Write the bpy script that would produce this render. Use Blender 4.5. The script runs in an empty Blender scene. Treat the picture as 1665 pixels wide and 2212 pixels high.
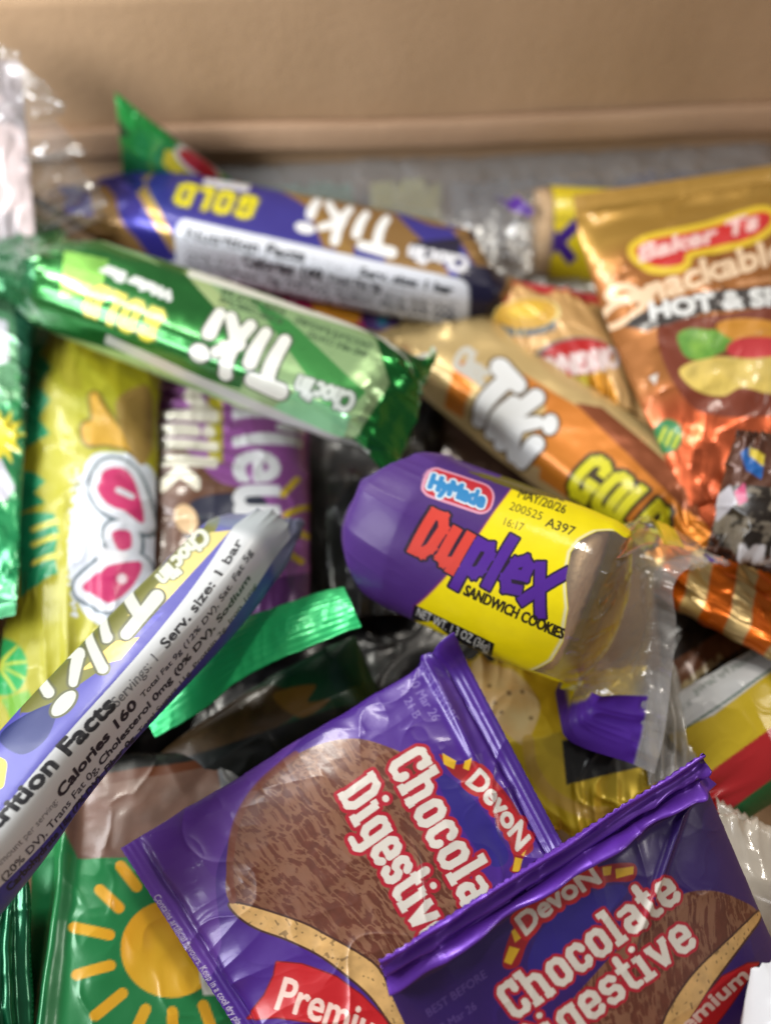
import bpy, math
import numpy as np
from mathutils import Vector

# ------------------------------------------------------------------ camera, world, lamps, exposure
sc = bpy.context.scene
PITCH = math.radians(50.0)
HALF_V = math.radians(27.5)
CAM = np.array([0.0, 0.0, 0.235])
W0, H0 = 1665.0, 2212.0
FPX = (H0 / 2) / math.tan(HALF_V)

cam_d = bpy.data.cameras.new('camera')
cam_d.sensor_fit = 'VERTICAL'
cam_d.sensor_height = 24.0
cam_d.sensor_width = 18.06
cam_d.lens = 12.0 / math.tan(HALF_V)
cam_d.clip_start = 0.005
cam_d.clip_end = 20.0
cam_d.dof.use_dof = True
cam_d.dof.focus_distance = 0.177
cam_d.dof.aperture_fstop = 5.4
cam_o = bpy.data.objects.new('camera', cam_d)
cam_o.location = Vector(CAM)
cam_o.rotation_euler = (math.pi / 2 - PITCH, 0, 0)
sc.collection.objects.link(cam_o)
sc.camera = cam_o

world = bpy.data.worlds.new('World')
sc.world = world
world.use_nodes = True
wn = world.node_tree.nodes
bg = wn['Background']
bg.inputs[0].default_value = (1.0, 0.97, 0.94, 1)
bg.inputs[1].default_value = 0.165

def area(name, loc, target, sx, sy, power, col):
    d = bpy.data.lights.new(name, 'AREA')
    d.shape = 'RECTANGLE'
    d.size = sx; d.size_y = sy
    d.energy = power
    d.color = col
    o = bpy.data.objects.new(name, d)
    o.location = loc
    v = Vector(target) - Vector(loc)
    o.rotation_euler = v.to_track_quat('-Z', 'Y').to_euler()
    sc.collection.objects.link(o)
    return o

area('left_key', (-0.36, 0.05, 0.235), (-0.02, 0.27, 0.07), 0.18, 0.16, 1.4, (0.96, 0.98, 1.0))  # key light added close on the left; its source is unseen
area('wall_fill', (-0.22, 0.205, 0.225), (-0.07, 0.29, 0.09), 0.08, 0.10, 0.46, (0.96, 0.98, 1.0))  # added fill that brightens the left end of the back panel
area('ceiling_tube', (-0.72, 1.15, 1.15), (0, 0.2, 0.05), 0.10, 0.70, 12.5, (1.0, 0.97, 0.88))
area('ceiling_and_fill_lamp', (0.25, 0.95, 1.35), (0, 0.2, 0.05), 0.07, 0.25, 4.5, (1.0, 0.93, 0.82))
area('ceiling_and_fill_lamp', (0.62, 0.12, 0.75), (0.05, 0.17, 0.05), 0.16, 0.16, 1.2, (1.0, 0.95, 0.88))  # added fill for right-facing surfaces, not a real fixture

sc.view_settings.view_transform = 'Standard'
sc.view_settings.look = 'None'
sc.view_settings.exposure = 0.06
sc.view_settings.gamma = 1.0
sc.view_settings.use_curve_mapping = False
sc.cycles.max_bounces = 10
sc.cycles.transparent_max_bounces = 16
sc.cycles.caustics_reflective = False
sc.cycles.caustics_refractive = False
sc.cycles.sample_clamp_indirect = 4.0

# ------------------------------------------------------------------ helpers: geometry
RX = np.array([1.0, 0, 0])
FW = np.array([0, math.cos(PITCH), -math.sin(PITCH)])
UP = np.array([0, math.sin(PITCH), math.cos(PITCH)])

def at(x, y, z):
    d = FW + RX * (x - W0 / 2) / FPX - UP * (y - H0 / 2) / FPX
    return CAM + d * ((z - CAM[2]) / d[2])

def proj(P):
    v = P - CAM
    dep = v @ FW
    return W0 / 2 + FPX * (v @ RX) / dep, H0 / 2 - FPX * (v @ UP) / dep

def _hash(ix, iy, seed):
    n = (ix.astype(np.int64) * 374761393 + iy.astype(np.int64) * 668265263 + seed * 974634777) & 0x7fffffff
    n = ((n ^ (n >> 13)) * 1274126177) & 0x7fffffff
    n = n ^ (n >> 16)
    return (n & 0xffff) / 65535.0

def vnoise(x, y, seed=0):
    ix = np.floor(x); iy = np.floor(y)
    fx = x - ix; fy = y - iy
    fx = fx * fx * fx * (fx * (fx * 6 - 15) + 10)
    fy = fy * fy * fy * (fy * (fy * 6 - 15) + 10)
    a = _hash(ix, iy, seed); b = _hash(ix + 1, iy, seed)
    c = _hash(ix, iy + 1, seed); d = _hash(ix + 1, iy + 1, seed)
    return (a * (1 - fx) + b * fx) * (1 - fy) + (c * (1 - fx) + d * fx) * fy

def fbm(x, y, seed=0, octv=4):
    s = 0; a = 0.5; t = 0
    for k in range(octv):
        s = s + a * vnoise(x * 2 ** k, y * 2 ** k, seed + 17 * k)
        t += a; a *= 0.5
    return s / t

def ridged(x, y, seed=0, octv=3):
    s = 0; a = 0.6; t = 0
    for k in range(octv):
        s = s + a * (1 - np.abs(2 * vnoise(x * 2 ** k, y * 2 ** k, seed + 31 * k) - 1))
        t += a; a *= 0.5
    return s / t

def sstep(a, b, x):
    t = np.clip((x - a) / (b - a), 0, 1)
    return t * t * (3 - 2 * t)

def lin(c):
    c = np.asarray(c, float) / 255.0
    return np.where(c <= 0.04045, c / 12.92, ((c + 0.055) / 1.055) ** 2.4)

def normals(S):
    du = np.gradient(S, axis=1); dv = np.gradient(S, axis=0)
    n = np.cross(du, dv)
    return n / (np.linalg.norm(n, axis=2, keepdims=True) + 1e-15)

class Surf:
    """Smooth base sheet of a wrapper: grid of points + flat arrays of its unrolled size in mm."""
    def __init__(s, S, closed):
        s.S = S; s.closed = closed
        s.nv, s.nu = S.shape[:2]
        s.N = normals(S)
        du = np.linalg.norm(np.diff(S, axis=1), axis=2).mean()
        dv = np.linalg.norm(np.diff(S, axis=0), axis=2).mean()
        s.du, s.dv = du * 1000, dv * 1000
        tocam = CAM - S
        if closed:
            c = S.mean(axis=1, keepdims=True)
            sign = np.sign(((S - c) * s.N).sum(2).mean())
        else:
            sign = np.sign((tocam * s.N).sum(2).mean())
        s.N = s.N * (sign if sign != 0 else 1)
        s.flip = sign < 0
        k = 56
        s.ci = np.unique(np.linspace(0, s.nv - 1, min(k, s.nv)).round().astype(int))
        s.cj = np.unique(np.linspace(0, s.nu - 1, min(k * 2, s.nu)).round().astype(int))
        sub = S[np.ix_(s.ci, s.cj)]
        s.px, s.py = proj(sub); s.sub = sub
        s.face = ((CAM - sub) * s.N[np.ix_(s.ci, s.cj)]).sum(2) > 0
        s.jj, s.ii = np.meshgrid(np.arange(s.nu), np.arange(s.nv))
        s.u = s.jj / (s.nu - 1); s.v = s.ii / (s.nv - 1)
        s.umm = s.jj * s.du; s.vmm = s.ii * s.dv

    def inv(s, pts):
        pts = np.atleast_2d(np.asarray(pts, float))
        out = np.zeros_like(pts)
        dep = (s.sub - CAM) @ FW
        bad = np.where(s.face, 0, 1e7) + (2500.0 * (dep - dep.min()) / (dep.max() - dep.min()) if s.closed else 0)
        nr, nc = s.px.shape
        for a in range(0, len(pts), 400):
            p = pts[a:a + 400]
            d = (p[:, 0, None, None] - s.px) ** 2 + (p[:, 1, None, None] - s.py) ** 2 + bad
            k = d.reshape(len(p), -1).argmin(1)
            r = (k // nc).astype(float); c = (k % nc).astype(float)
            for it in range(5):
                r0 = np.clip(np.floor(r), 0, nr - 2).astype(int); c0 = np.clip(np.floor(c), 0, nc - 2).astype(int)
                fr = r - r0; fc = c - c0
                def bl(A):
                    return A[r0, c0] * (1 - fr) * (1 - fc) + A[r0, c0 + 1] * (1 - fr) * fc + A[r0 + 1, c0] * fr * (1 - fc) + A[r0 + 1, c0 + 1] * fr * fc
                def dr(A):
                    return (A[r0 + 1, c0] - A[r0, c0]) * (1 - fc) + (A[r0 + 1, c0 + 1] - A[r0, c0 + 1]) * fc
                def dc(A):
                    return (A[r0, c0 + 1] - A[r0, c0]) * (1 - fr) + (A[r0 + 1, c0 + 1] - A[r0 + 1, c0]) * fr
                ex = p[:, 0] - bl(s.px); ey = p[:, 1] - bl(s.py)
                a11 = dc(s.px); a12 = dr(s.px); a21 = dc(s.py); a22 = dr(s.py)
                det = a11 * a22 - a12 * a21
                det = np.where(np.abs(det) < 1e-3, 1e-3, det)
                sc_ = (ex * a22 - ey * a12) / det; sr_ = (ey * a11 - ex * a21) / det
                c = c + np.clip(sc_, -6, 6); r = r + np.clip(sr_, -6, 6)
                c = np.clip(c, -8, nc + 7); r = np.clip(r, -8, nr + 7)
            def ext(v, idx):
                lo = idx[0] + v * (idx[1] - idx[0]); n = len(idx) - 1
                hi = idx[-1] + (v - n) * (idx[-1] - idx[-2])
                return np.where(v < 0, lo, np.where(v > n, hi, np.interp(v, np.arange(n + 1), idx)))
            out[a:a + 400, 0] = ext(c, s.cj); out[a:a + 400, 1] = ext(r, s.ci)
        return out

    def scale(s, x, y):
        q = s.inv([(x, y), (x + 6, y), (x, y + 6)])
        a = np.abs(q[1] - q[0]) / 6; b = np.abs(q[2] - q[0]) / 6
        return np.hypot(a[0], b[0]), np.hypot(a[1], b[1])

def spline(pts, closed=True, n=8):
    p = np.asarray(pts, float); m = len(p); out = []
    for i in range(m if closed else m - 1):
        if closed:
            p0, p1, p2, p3 = p[(i - 1) % m], p[i], p[(i + 1) % m], p[(i + 2) % m]
        else:
            p0, p1, p2, p3 = p[max(i - 1, 0)], p[i], p[i + 1], p[min(i + 2, m - 1)]
        for k in range(n):
            t = k / n
            out.append(0.5 * ((2 * p1) + (p2 - p0) * t + (2 * p0 - 5 * p1 + 4 * p2 - p3) * t * t + (3 * p1 - p0 - 3 * p2 + p3) * t ** 3))
    if not closed: out.append(p[-1])
    return np.array(out)

def capsule(a, b, w0, w1=None, n=7):
    a = np.asarray(a, float); b = np.asarray(b, float)
    w1 = w0 if w1 is None else w1
    ang = math.atan2(b[1] - a[1], b[0] - a[0])
    o = []
    for k in range(n + 1):
        t = ang + math.pi / 2 + math.pi * k / n
        o.append(a + np.array([math.cos(t), math.sin(t)]) * w0 / 2)
    for k in range(n + 1):
        t = ang - math.pi / 2 + math.pi * k / n
        o.append(b + np.array([math.cos(t), math.sin(t)]) * w1 / 2)
    return np.array(o)

def slab(a, b, w, ext=True):
    a = np.asarray(a, float); b = np.asarray(b, float)
    d = b - a; d = d / (np.linalg.norm(d) + 1e-9); n = np.array([-d[1], d[0]])
    e = d * w / 2 if ext else d * 0
    return np.array([a - e + n * w / 2, b + e + n * w / 2, b + e - n * w / 2, a - e - n * w / 2])

def ellipse(cx, cy, rx, ry, rot=0, n=40):
    t = np.linspace(0, 2 * math.pi, n, endpoint=False); r = math.radians(rot)
    x = rx * np.cos(t); y = ry * np.sin(t)
    return np.stack([cx + x * math.cos(r) - y * math.sin(r), cy + x * math.sin(r) + y * math.cos(r)], 1)

def rrect(p0, p1, p3, r=0.25, n=6):
    """rounded parallelogram from corner p0 along p1 and p3"""
    p0 = np.asarray(p0, float); ex = np.asarray(p1, float) - p0; ey = np.asarray(p3, float) - p0
    lx = np.linalg.norm(ex); ly = np.linalg.norm(ey); rr = r * min(lx, ly)
    o = []
    for cx, cy, a0 in ((rr, rr, 180), (lx - rr, rr, 270), (lx - rr, ly - rr, 0), (rr, ly - rr, 90)):
        for k in range(n + 1):
            t = math.radians(a0 + 90 * k / n)
            o.append(p0 + ex / lx * (cx + rr * math.cos(t)) + ey / ly * (cy + rr * math.sin(t)))
    return np.array(o)

# text outlines of Blender's own built-in typeface, as flat triangles
_tcache = {}
def text_tris(s):
    if s in _tcache: return _tcache[s]
    cu = bpy.data.curves.new('lettering', 'FONT'); cu.body = s; cu.resolution_u = 3
    ob = bpy.data.objects.new('lettering', cu); sc.collection.objects.link(ob)
    dg = bpy.context.evaluated_depsgraph_get(); ev = ob.evaluated_get(dg); me = ev.to_mesh()
    me.calc_loop_triangles()
    co = np.zeros(len(me.vertices) * 3); me.vertices.foreach_get('co', co)
    tr = np.zeros(len(me.loop_triangles) * 3, int); me.loop_triangles.foreach_get('vertices', tr)
    T = co.reshape(-1, 3)[:, :2][tr.reshape(-1, 3)]
    ev.to_mesh_clear(); bpy.data.objects.remove(ob); bpy.data.curves.remove(cu)
    if len(T):
        x0 = T[..., 0].min(); x1 = T[..., 0].max()
        T = T.copy(); T[..., 0] = (T[..., 0] - x0) / (x1 - x0); T[..., 1] = T[..., 1] / 0.70
    _tcache[s] = T
    return T

# drawn letter shapes: strokes in a box one unit tall
SLAB = {
 'C': (.70, [[(.55,.70),(.55,.82),(.47,.90),(.23,.90),(.14,.80),(.14,.20),(.23,.10),(.47,.10),(.55,.18),(.55,.28)],[(.55,.66),(.55,.97)]]),
 'D': (.74, [[(.16,.09),(.16,.91),(.44,.91),(.57,.76),(.57,.24),(.44,.09),(.16,.09)],[(.0,.91),(.20,.91)],[(.0,.09),(.20,.09)]]),
 'h': (.76, [[(.16,.0),(.16,1.0)],[(.16,.58),(.26,.66),(.46,.66),(.55,.57),(.55,.06)],[(.0,.93),(.16,.93)],[(.0,.07),(.30,.07)],[(.41,.07),(.70,.07)]]),
 'o': (.68, [[(.24,.09),(.44,.09),(.54,.19),(.54,.56),(.44,.66),(.24,.66),(.14,.56),(.14,.19),(.24,.09)]]),
 'c': (.66, [[(.52,.52),(.50,.59),(.43,.66),(.23,.66),(.14,.57),(.14,.19),(.23,.09),(.44,.09),(.52,.17),(.52,.22)]]),
 'l': (.44, [[(.20,.0),(.20,1.0)],[(.02,.93),(.20,.93)],[(.02,.07),(.38,.07)]]),
 'a': (.70, [[(.14,.64),(.42,.66),(.52,.57),(.52,.05)],[(.52,.38),(.22,.38),(.14,.30),(.14,.17),(.22,.09),(.52,.09)],[(.5,.07),(.64,.07)]]),
 't': (.50, [[(.20,.95),(.20,.18),(.28,.09),(.42,.09)],[(.02,.66),(.42,.66)]]),
 'e': (.68, [[(.14,.37),(.54,.37),(.54,.56),(.44,.66),(.24,.66),(.14,.56),(.14,.19),(.24,.09),(.46,.09),(.54,.17)]]),
 'i': (.44, [[(.20,.0),(.20,.70)],[(.02,.66),(.20,.66)],[(.02,.07),(.38,.07)],[(.19,.93),(.20,.93),(.21,.93)]]),
 'g': (.70, [[(.24,.12),(.44,.12),(.54,.20),(.54,.56),(.44,.66),(.24,.66),(.14,.56),(.14,.22),(.24,.12)],[(.54,.45),(.54,-.12),(.45,-.20),(.16,-.20)],[(.5,.66),(.66,.66)]]),
 's': (.64, [[(.50,.58),(.42,.66),(.22,.66),(.14,.58),(.14,.46),(.22,.38),(.42,.38),(.50,.30),(.50,.17),(.42,.09),(.20,.09),(.13,.17)]]),
 'v': (.66, [[(.10,.66),(.32,.06)],[(.54,.66),(.32,.06)],[(.0,.66),(.22,.66)],[(.42,.66),(.64,.66)]]),
}
HEAVY = {
 'G': (.56, [[(.40,.75),(.40,.84),(.32,.90),(.20,.90),(.12,.82),(.12,.18),(.20,.10),(.40,.10),(.40,.42),(.30,.42)]]),
 'O': (.54, [[(.20,.10),(.32,.10),(.40,.18),(.40,.82),(.32,.90),(.20,.90),(.12,.82),(.12,.18),(.20,.10)]]),
 'L': (.44, [[(.12,.92),(.12,.10),(.34,.10)]]),
 'D': (.54, [[(.12,.10),(.12,.90),(.30,.90),(.40,.78),(.40,.22),(.30,.10),(.12,.10)]]),
}
CHUNK = {
 'D': (.62, [[(.12,.08),(.12,.92),(.36,.92),(.50,.70),(.46,.25),(.34,.08),(.12,.08)]]),
 'u': (.62, [[(.12,.74),(.12,.14),(.24,.08),(.46,.16)],[(.48,.74),(.48,.0)]]),
 'p': (.60, [[(.10,-.26),(.10,.72)],[(.10,.66),(.36,.72),(.46,.56),(.44,.22),(.34,.10),(.12,.12)]]),
 'l': (.28, [[(.12,1.02),(.12,.0)]]),
 'e': (.62, [[(.14,.38),(.48,.44),(.46,.66),(.32,.74),(.14,.62),(.10,.26),(.24,.08),(.48,.12)]]),
 'x': (.74, [[(.04,.74),(.60,-.14)],[(.66,.80),(.08,-.02)]]),
}
TIKI = [((.02,.92),(.60,.92),.25), ((.31,.85),(.27,.10),.23), ((.74,.66),(.66,.10),.22),
        ((1.10,.98),(.98,.08),.22), ((1.06,.44),(1.42,.72),.20), ((1.08,.46),(1.38,.08),.21),
        ((1.66,.46),(1.60,.10),.22)]
TIKI_DOT = (1.70, .84, .19, .15)
TIKI_W = 1.86

class Art:
    SS = 3
    aff = None
    def __init__(s, surf, base, foil=0.0):
        s.f = surf
        s.rgb = np.zeros((surf.nv, surf.nu, 3)); s.rgb[:] = lin(base)
        s.foil = np.full((surf.nv, surf.nu), float(foil)); s.clear = np.zeros((surf.nv, surf.nu))

    def cover(s, polys, grow=0.0):
        f = s.f; SS = s.SS
        polys = [np.asarray(p, float) for p in polys]
        if not polys: return None
        cnt = [len(p) for p in polys]
        allp = np.concatenate(polys)
        q = f.inv(allp) if s.aff is None else qbase(allp) @ s.aff
        m = allp.mean(0)
        gu = gv = 0
        if grow > 0:
            a, b = f.scale(*m) if s.aff is None else np.abs(s.aff[:2]).max(0) ; gu, gv = grow * a, grow * b
        x0 = int(max(0, math.floor(q[:, 0].min() - gu - 1))); x1 = int(min(f.nu, math.ceil(q[:, 0].max() + gu + 2)))
        y0 = int(max(0, math.floor(q[:, 1].min() - gv - 1))); y1 = int(min(f.nv, math.ceil(q[:, 1].max() + gv + 2)))
        if x1 <= x0 or y1 <= y0: return None
        Wd, Hd = (x1 - x0) * SS, (y1 - y0) * SS
        M = np.zeros((Hd, Wd), bool)
        k = 0
        for n in cnt:
            P = (q[k:k + n] - (x0, y0)) * SS + SS / 2 - 0.5; k += n
            ax0 = int(max(0, math.floor(P[:, 0].min()))); ax1 = int(min(Wd, math.ceil(P[:, 0].max()) + 1))
            ay0 = int(max(0, math.floor(P[:, 1].min()))); ay1 = int(min(Hd, math.ceil(P[:, 1].max()) + 1))
            if ax1 <= ax0 or ay1 <= ay0: continue
            xs = np.arange(ax0, ax1); L = np.zeros((ay1 - ay0, ax1 - ax0), bool)
            for i in range(n):
                a = P[i]; b = P[(i + 1) % n]
                if a[1] == b[1]: continue
                if a[1] > b[1]: a, b = b, a
                r0 = max(ay0, math.ceil(a[1])); r1 = min(ay1, math.ceil(b[1]))
                if r1 <= r0: continue
                rows = np.arange(r0, r1)
                xc = a[0] + (rows - a[1]) * (b[0] - a[0]) / (b[1] - a[1])
                L[r0 - ay0:r1 - ay0] ^= xs[None, :] < xc[:, None]
            M[ay0:ay1, ax0:ax1] |= L
        if grow > 0:
            ru = gu * SS; rv = gv * SS
            O = M.copy()
            steps = max(1, int(math.ceil(max(ru, rv) / 2.0)))
            for st in range(1, steps + 1):
                fr = st / steps
                for t in np.linspace(0, 2 * math.pi, 20, endpoint=False):
                    dx = int(round(ru * fr * math.cos(t))); dy = int(round(rv * fr * math.sin(t)))
                    if dx == 0 and dy == 0: continue
                    ys = slice(max(0, dy), Hd + min(0, dy)); yd = slice(max(0, -dy), Hd + min(0, -dy))
                    xs_ = slice(max(0, dx), Wd + min(0, dx)); xd = slice(max(0, -dx), Wd + min(0, -dx))
                    if Hd - abs(dy) <= 0 or Wd - abs(dx) <= 0: continue
                    O[yd, xd] |= M[ys, xs_]
            M = O
        c = M.reshape(y1 - y0, SS, x1 - x0, SS).mean((1, 3))
        return (x0, y0, c)

    def paint(s, m, col, foil=None, clear=None, alpha=1.0):
        if m is None: return
        x0, y0, c = m
        if isinstance(c, float): return
        h, w = c.shape; a = (c * alpha)[..., None]
        sl = (slice(y0, y0 + h), slice(x0, x0 + w))
        if callable(col):
            cc = col(s.f.umm[sl], s.f.vmm[sl])
        elif isinstance(col, np.ndarray) and col.ndim == 3:
            cc = col[sl]
        else:
            cc = lin(col)
        s.rgb[sl] = s.rgb[sl] * (1 - a) + cc * a
        if foil is not None: s.foil[sl] = s.foil[sl] * (1 - a[..., 0]) + foil * a[..., 0]
        if clear is not None: s.clear[sl] = s.clear[sl] * (1 - a[..., 0]) + clear * a[..., 0]

    def poly(s, pts, col, foil=0.04, smooth=False, grow=0, clear=None, alpha=1.0):
        p = spline(pts) if smooth else pts
        s.paint(s.cover([densify(p)], grow), col, foil, clear, alpha)

    def ell(s, cx, cy, rx, ry, rot, col, foil=0.04, grow=0, clear=None, alpha=1.0):
        s.paint(s.cover([ellipse(cx, cy, rx, ry, rot)], grow), col, foil, clear, alpha)

    def stroke(s, pts, w, col, foil=0.04, smooth=False, grow=0, square=False, alpha=1.0):
        p = spline(pts, False) if smooth else np.asarray(pts, float)
        P = [(slab if square else capsule)(p[i], p[i + 1], w) for i in range(len(p) - 1)]
        s.paint(s.cover(P, grow), col, foil, None, alpha)

    def _place(s, xy, p0, p1, p2, bend):
        p0 = np.asarray(p0, float); ex = np.asarray(p1, float) - p0; ey = np.asarray(p2, float) - p0
        x = xy[..., 0:1]; y = xy[..., 1:2]
        y = y + bend * 4 * x * (1 - x)
        return p0 + x * ex + y * ey

    def text(s, t, p0, p1, p2, col, foil=0.0, bold=0.0, outline=None, bend=0.0, alpha=1.0):
        T = text_tris(t)
        if not len(T): return
        P = list(s._place(T, p0, p1, p2, bend))
        for oc, ow in (outline or []):
            s.paint(s.cover(P, bold + ow), oc, foil)
        s.paint(s.cover(P, bold), col, foil, None, alpha)

    def letters(s, font, word, p0, p1, p2, w, col, foil=0.0, outline=None, square=True, bend=0.0, cols=None, gap=0.0):
        tot = sum(font[c][0] + gap for c in word); x = 0; polys = []; per = []
        hpx = np.linalg.norm(np.asarray(p2, float) - np.asarray(p0, float))
        for c in word:
            adv, st = font[c]; pl = []
            for ln in st:
                q = s._place(np.array([((x + a) / tot, b) for a, b in ln]), p0, p1, p2, bend)
                for i in range(len(q) - 1):
                    if square == 'mix':
                        hz = abs(ln[i + 1][0] - ln[i][0]) > 1.2 * abs(ln[i + 1][1] - ln[i][1])
                        ww = w * hpx * (.82 if hz else 1.0)
                        pl.append(slab(q[i], q[i + 1], ww, False) if len(ln) == 2 else capsule(q[i], q[i + 1], ww))
                    else:
                        pl.append(slab(q[i], q[i + 1], w * hpx) if square else capsule(q[i], q[i + 1], w * hpx))
            x += adv + gap; per.append(pl); polys += pl
        for oc, ow in (outline or []):
            s.paint(s.cover(polys, ow), oc, foil)
        if cols is None: s.paint(s.cover(polys), col, foil)
        else:
            for pl, cc in zip(per, cols): s.paint(s.cover(pl), cc, foil)

    def tiki(s, p0, p1, p2, col=(226, 226, 222), outline=None, fat=1.0):
        hpx = fat * np.linalg.norm(np.asarray(p2, float) - np.asarray(p0, float)); P = []
        for a, b, w in TIKI:
            q = s._place(np.array([(a[0] / TIKI_W, a[1]), (b[0] / TIKI_W, b[1])]), p0, p1, p2, 0)
            P.append(capsule(q[0], q[1], w * hpx, w * hpx * 0.82))
        cx, cy, rx, ry = TIKI_DOT
        P.append(s._place(ellipse(cx, cy, rx, ry) / (TIKI_W, 1), p0, p1, p2, 0))
        for oc, ow in (outline or []): s.paint(s.cover(P, ow), oc, 0.0)
        s.paint(s.cover(P), col, 0.0)

def qbase(p):
    return np.c_[p, np.ones(len(p)), (p[:, 0] - p[:, 1] + 1300) ** 2 / 1000.0]

def densify(p, step=40):
    p = np.asarray(p, float); o = []
    for i in range(len(p)):
        a = p[i]; b = p[(i + 1) % len(p)]
        n = max(1, int(np.linalg.norm(b - a) / step))
        for k in range(n): o.append(a + (b - a) * k / n)
    return np.array(o)

# ------------------------------------------------------------------ helpers: objects
def tag(o, label=None, cat=None, group=None, kind=None):
    if label: o['label'] = label
    if cat: o['category'] = cat
    if group: o['group'] = group
    if kind: o['kind'] = kind
    return o

def thing(name, loc, label, cat, group=None):
    o = bpy.data.objects.new(name, None); sc.collection.objects.link(o)
    o.empty_display_size = 0.01
    o.location = Vector(loc)
    return tag(o, label, cat, group)

def obj(name, verts, faces, mat, parent=None, attrs=None, smooth=True):
    """faces: (n,4) int array or list of tuples; vertices in world space"""
    me = bpy.data.meshes.new(name)
    verts = np.asarray(verts, float).reshape(-1, 3)
    if parent is not None: verts = verts - np.array(parent_world(parent))
    if isinstance(faces, np.ndarray):
        n, k = faces.shape
        me.vertices.add(len(verts)); me.vertices.foreach_set('co', verts.ravel().astype(np.float32))
        me.loops.add(n * k); me.loops.foreach_set('vertex_index', faces.ravel().astype(np.int32))
        me.polygons.add(n)
        me.polygons.foreach_set('loop_start', (np.arange(n) * k).astype(np.int32))
        me.polygons.foreach_set('loop_total', np.full(n, k, np.int32))
    else:
        me.from_pydata([tuple(v) for v in verts], [], faces)
    if smooth: me.polygons.foreach_set('use_smooth', np.ones(len(me.polygons), bool))
    if attrs:
        for an, val in attrs.items():
            if val.ndim == 2:
                at_ = me.color_attributes.new(an, 'FLOAT_COLOR', 'POINT')
                at_.data.foreach_set('color', val.ravel().astype(np.float32))
            else:
                at_ = me.attributes.new(an, 'FLOAT', 'POINT')
                at_.data.foreach_set('value', val.ravel().astype(np.float32))
    me.update(calc_edges=True)
    me.materials.append(mat)
    o = bpy.data.objects.new(name, me); sc.collection.objects.link(o)
    if parent is not None: o.parent = parent
    return o

def parent_world(p):
    v = Vector((0, 0, 0))
    while p is not None:
        v += p.location; p = p.parent
    return v

def grid_faces(r0, r1, nu, closed, flip):
    rows = np.arange(r0, r1); cols = np.arange(nu if closed else nu - 1)
    r, c = np.meshgrid(rows, cols, indexing='ij')
    c2 = (c + 1) % nu
    F = np.stack([r * nu + c, r * nu + c2, (r + 1) * nu + c2, (r + 1) * nu + c], -1).reshape(-1, 4)
    return F[:, ::-1] if flip else F

# ------------------------------------------------------------------ materials
def new_mat(name):
    m = bpy.data.materials.new(name); m.use_nodes = True
    nt = m.node_tree; nt.nodes.clear()
    return m, nt, nt.nodes, nt.links

def film_nodes(nt, haze, tint, rough, bump):
    N, L = nt.nodes, nt.links
    tr = N.new('ShaderNodeBsdfTransparent'); tr.inputs[0].default_value = (*tint, 1)
    gl = N.new('ShaderNodeBsdfGlossy'); gl.inputs['Roughness'].default_value = rough; gl.inputs[0].default_value = (1, 1, 1, 1)
    df = N.new('ShaderNodeBsdfDiffuse'); df.inputs[0].default_value = (0.75, 0.76, 0.78, 1)
    lw = N.new('ShaderNodeLayerWeight'); lw.inputs[0].default_value = 0.5
    if bump is not None:
        for n in (gl, df, lw): L.new(bump.outputs[0], n.inputs['Normal'])
    m1 = N.new('ShaderNodeMixShader'); m1.inputs[0].default_value = haze
    L.new(tr.outputs[0], m1.inputs[1]); L.new(df.outputs[0], m1.inputs[2])
    pw = N.new('ShaderNodeMath'); pw.operation = 'POWER'; pw.inputs[1].default_value = 4.0
    L.new(lw.outputs['Facing'], pw.inputs[0])
    ml = N.new('ShaderNodeMath'); ml.operation = 'MULTIPLY_ADD'; ml.inputs[1].default_value = 0.7; ml.inputs[2].default_value = 0.06
    L.new(pw.outputs[0], ml.inputs[0])
    m2 = N.new('ShaderNodeMixShader')
    L.new(ml.outputs[0], m2.inputs[0]); L.new(m1.outputs[0], m2.inputs[1]); L.new(gl.outputs[0], m2.inputs[2])
    return m2

def bump_node(nt, scale, dist, detail=4.0, strength=1.0, tex='noise'):
    N, L = nt.nodes, nt.links
    tc = N.new('ShaderNodeTexCoord')
    if tex == 'noise':
        n = N.new('ShaderNodeTexNoise'); n.inputs['Scale'].default_value = scale; n.inputs['Detail'].default_value = detail
        out = n.outputs[0]
    else:
        n = N.new('ShaderNodeTexVoronoi'); n.inputs['Scale'].default_value = scale; out = n.outputs['Distance']
    L.new(tc.outputs['Object'], n.inputs['Vector'])
    b = N.new('ShaderNodeBump'); b.inputs['Strength'].default_value = strength; b.inputs['Distance'].default_value = dist
    L.new(out, b.inputs['Height'])
    return b

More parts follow.
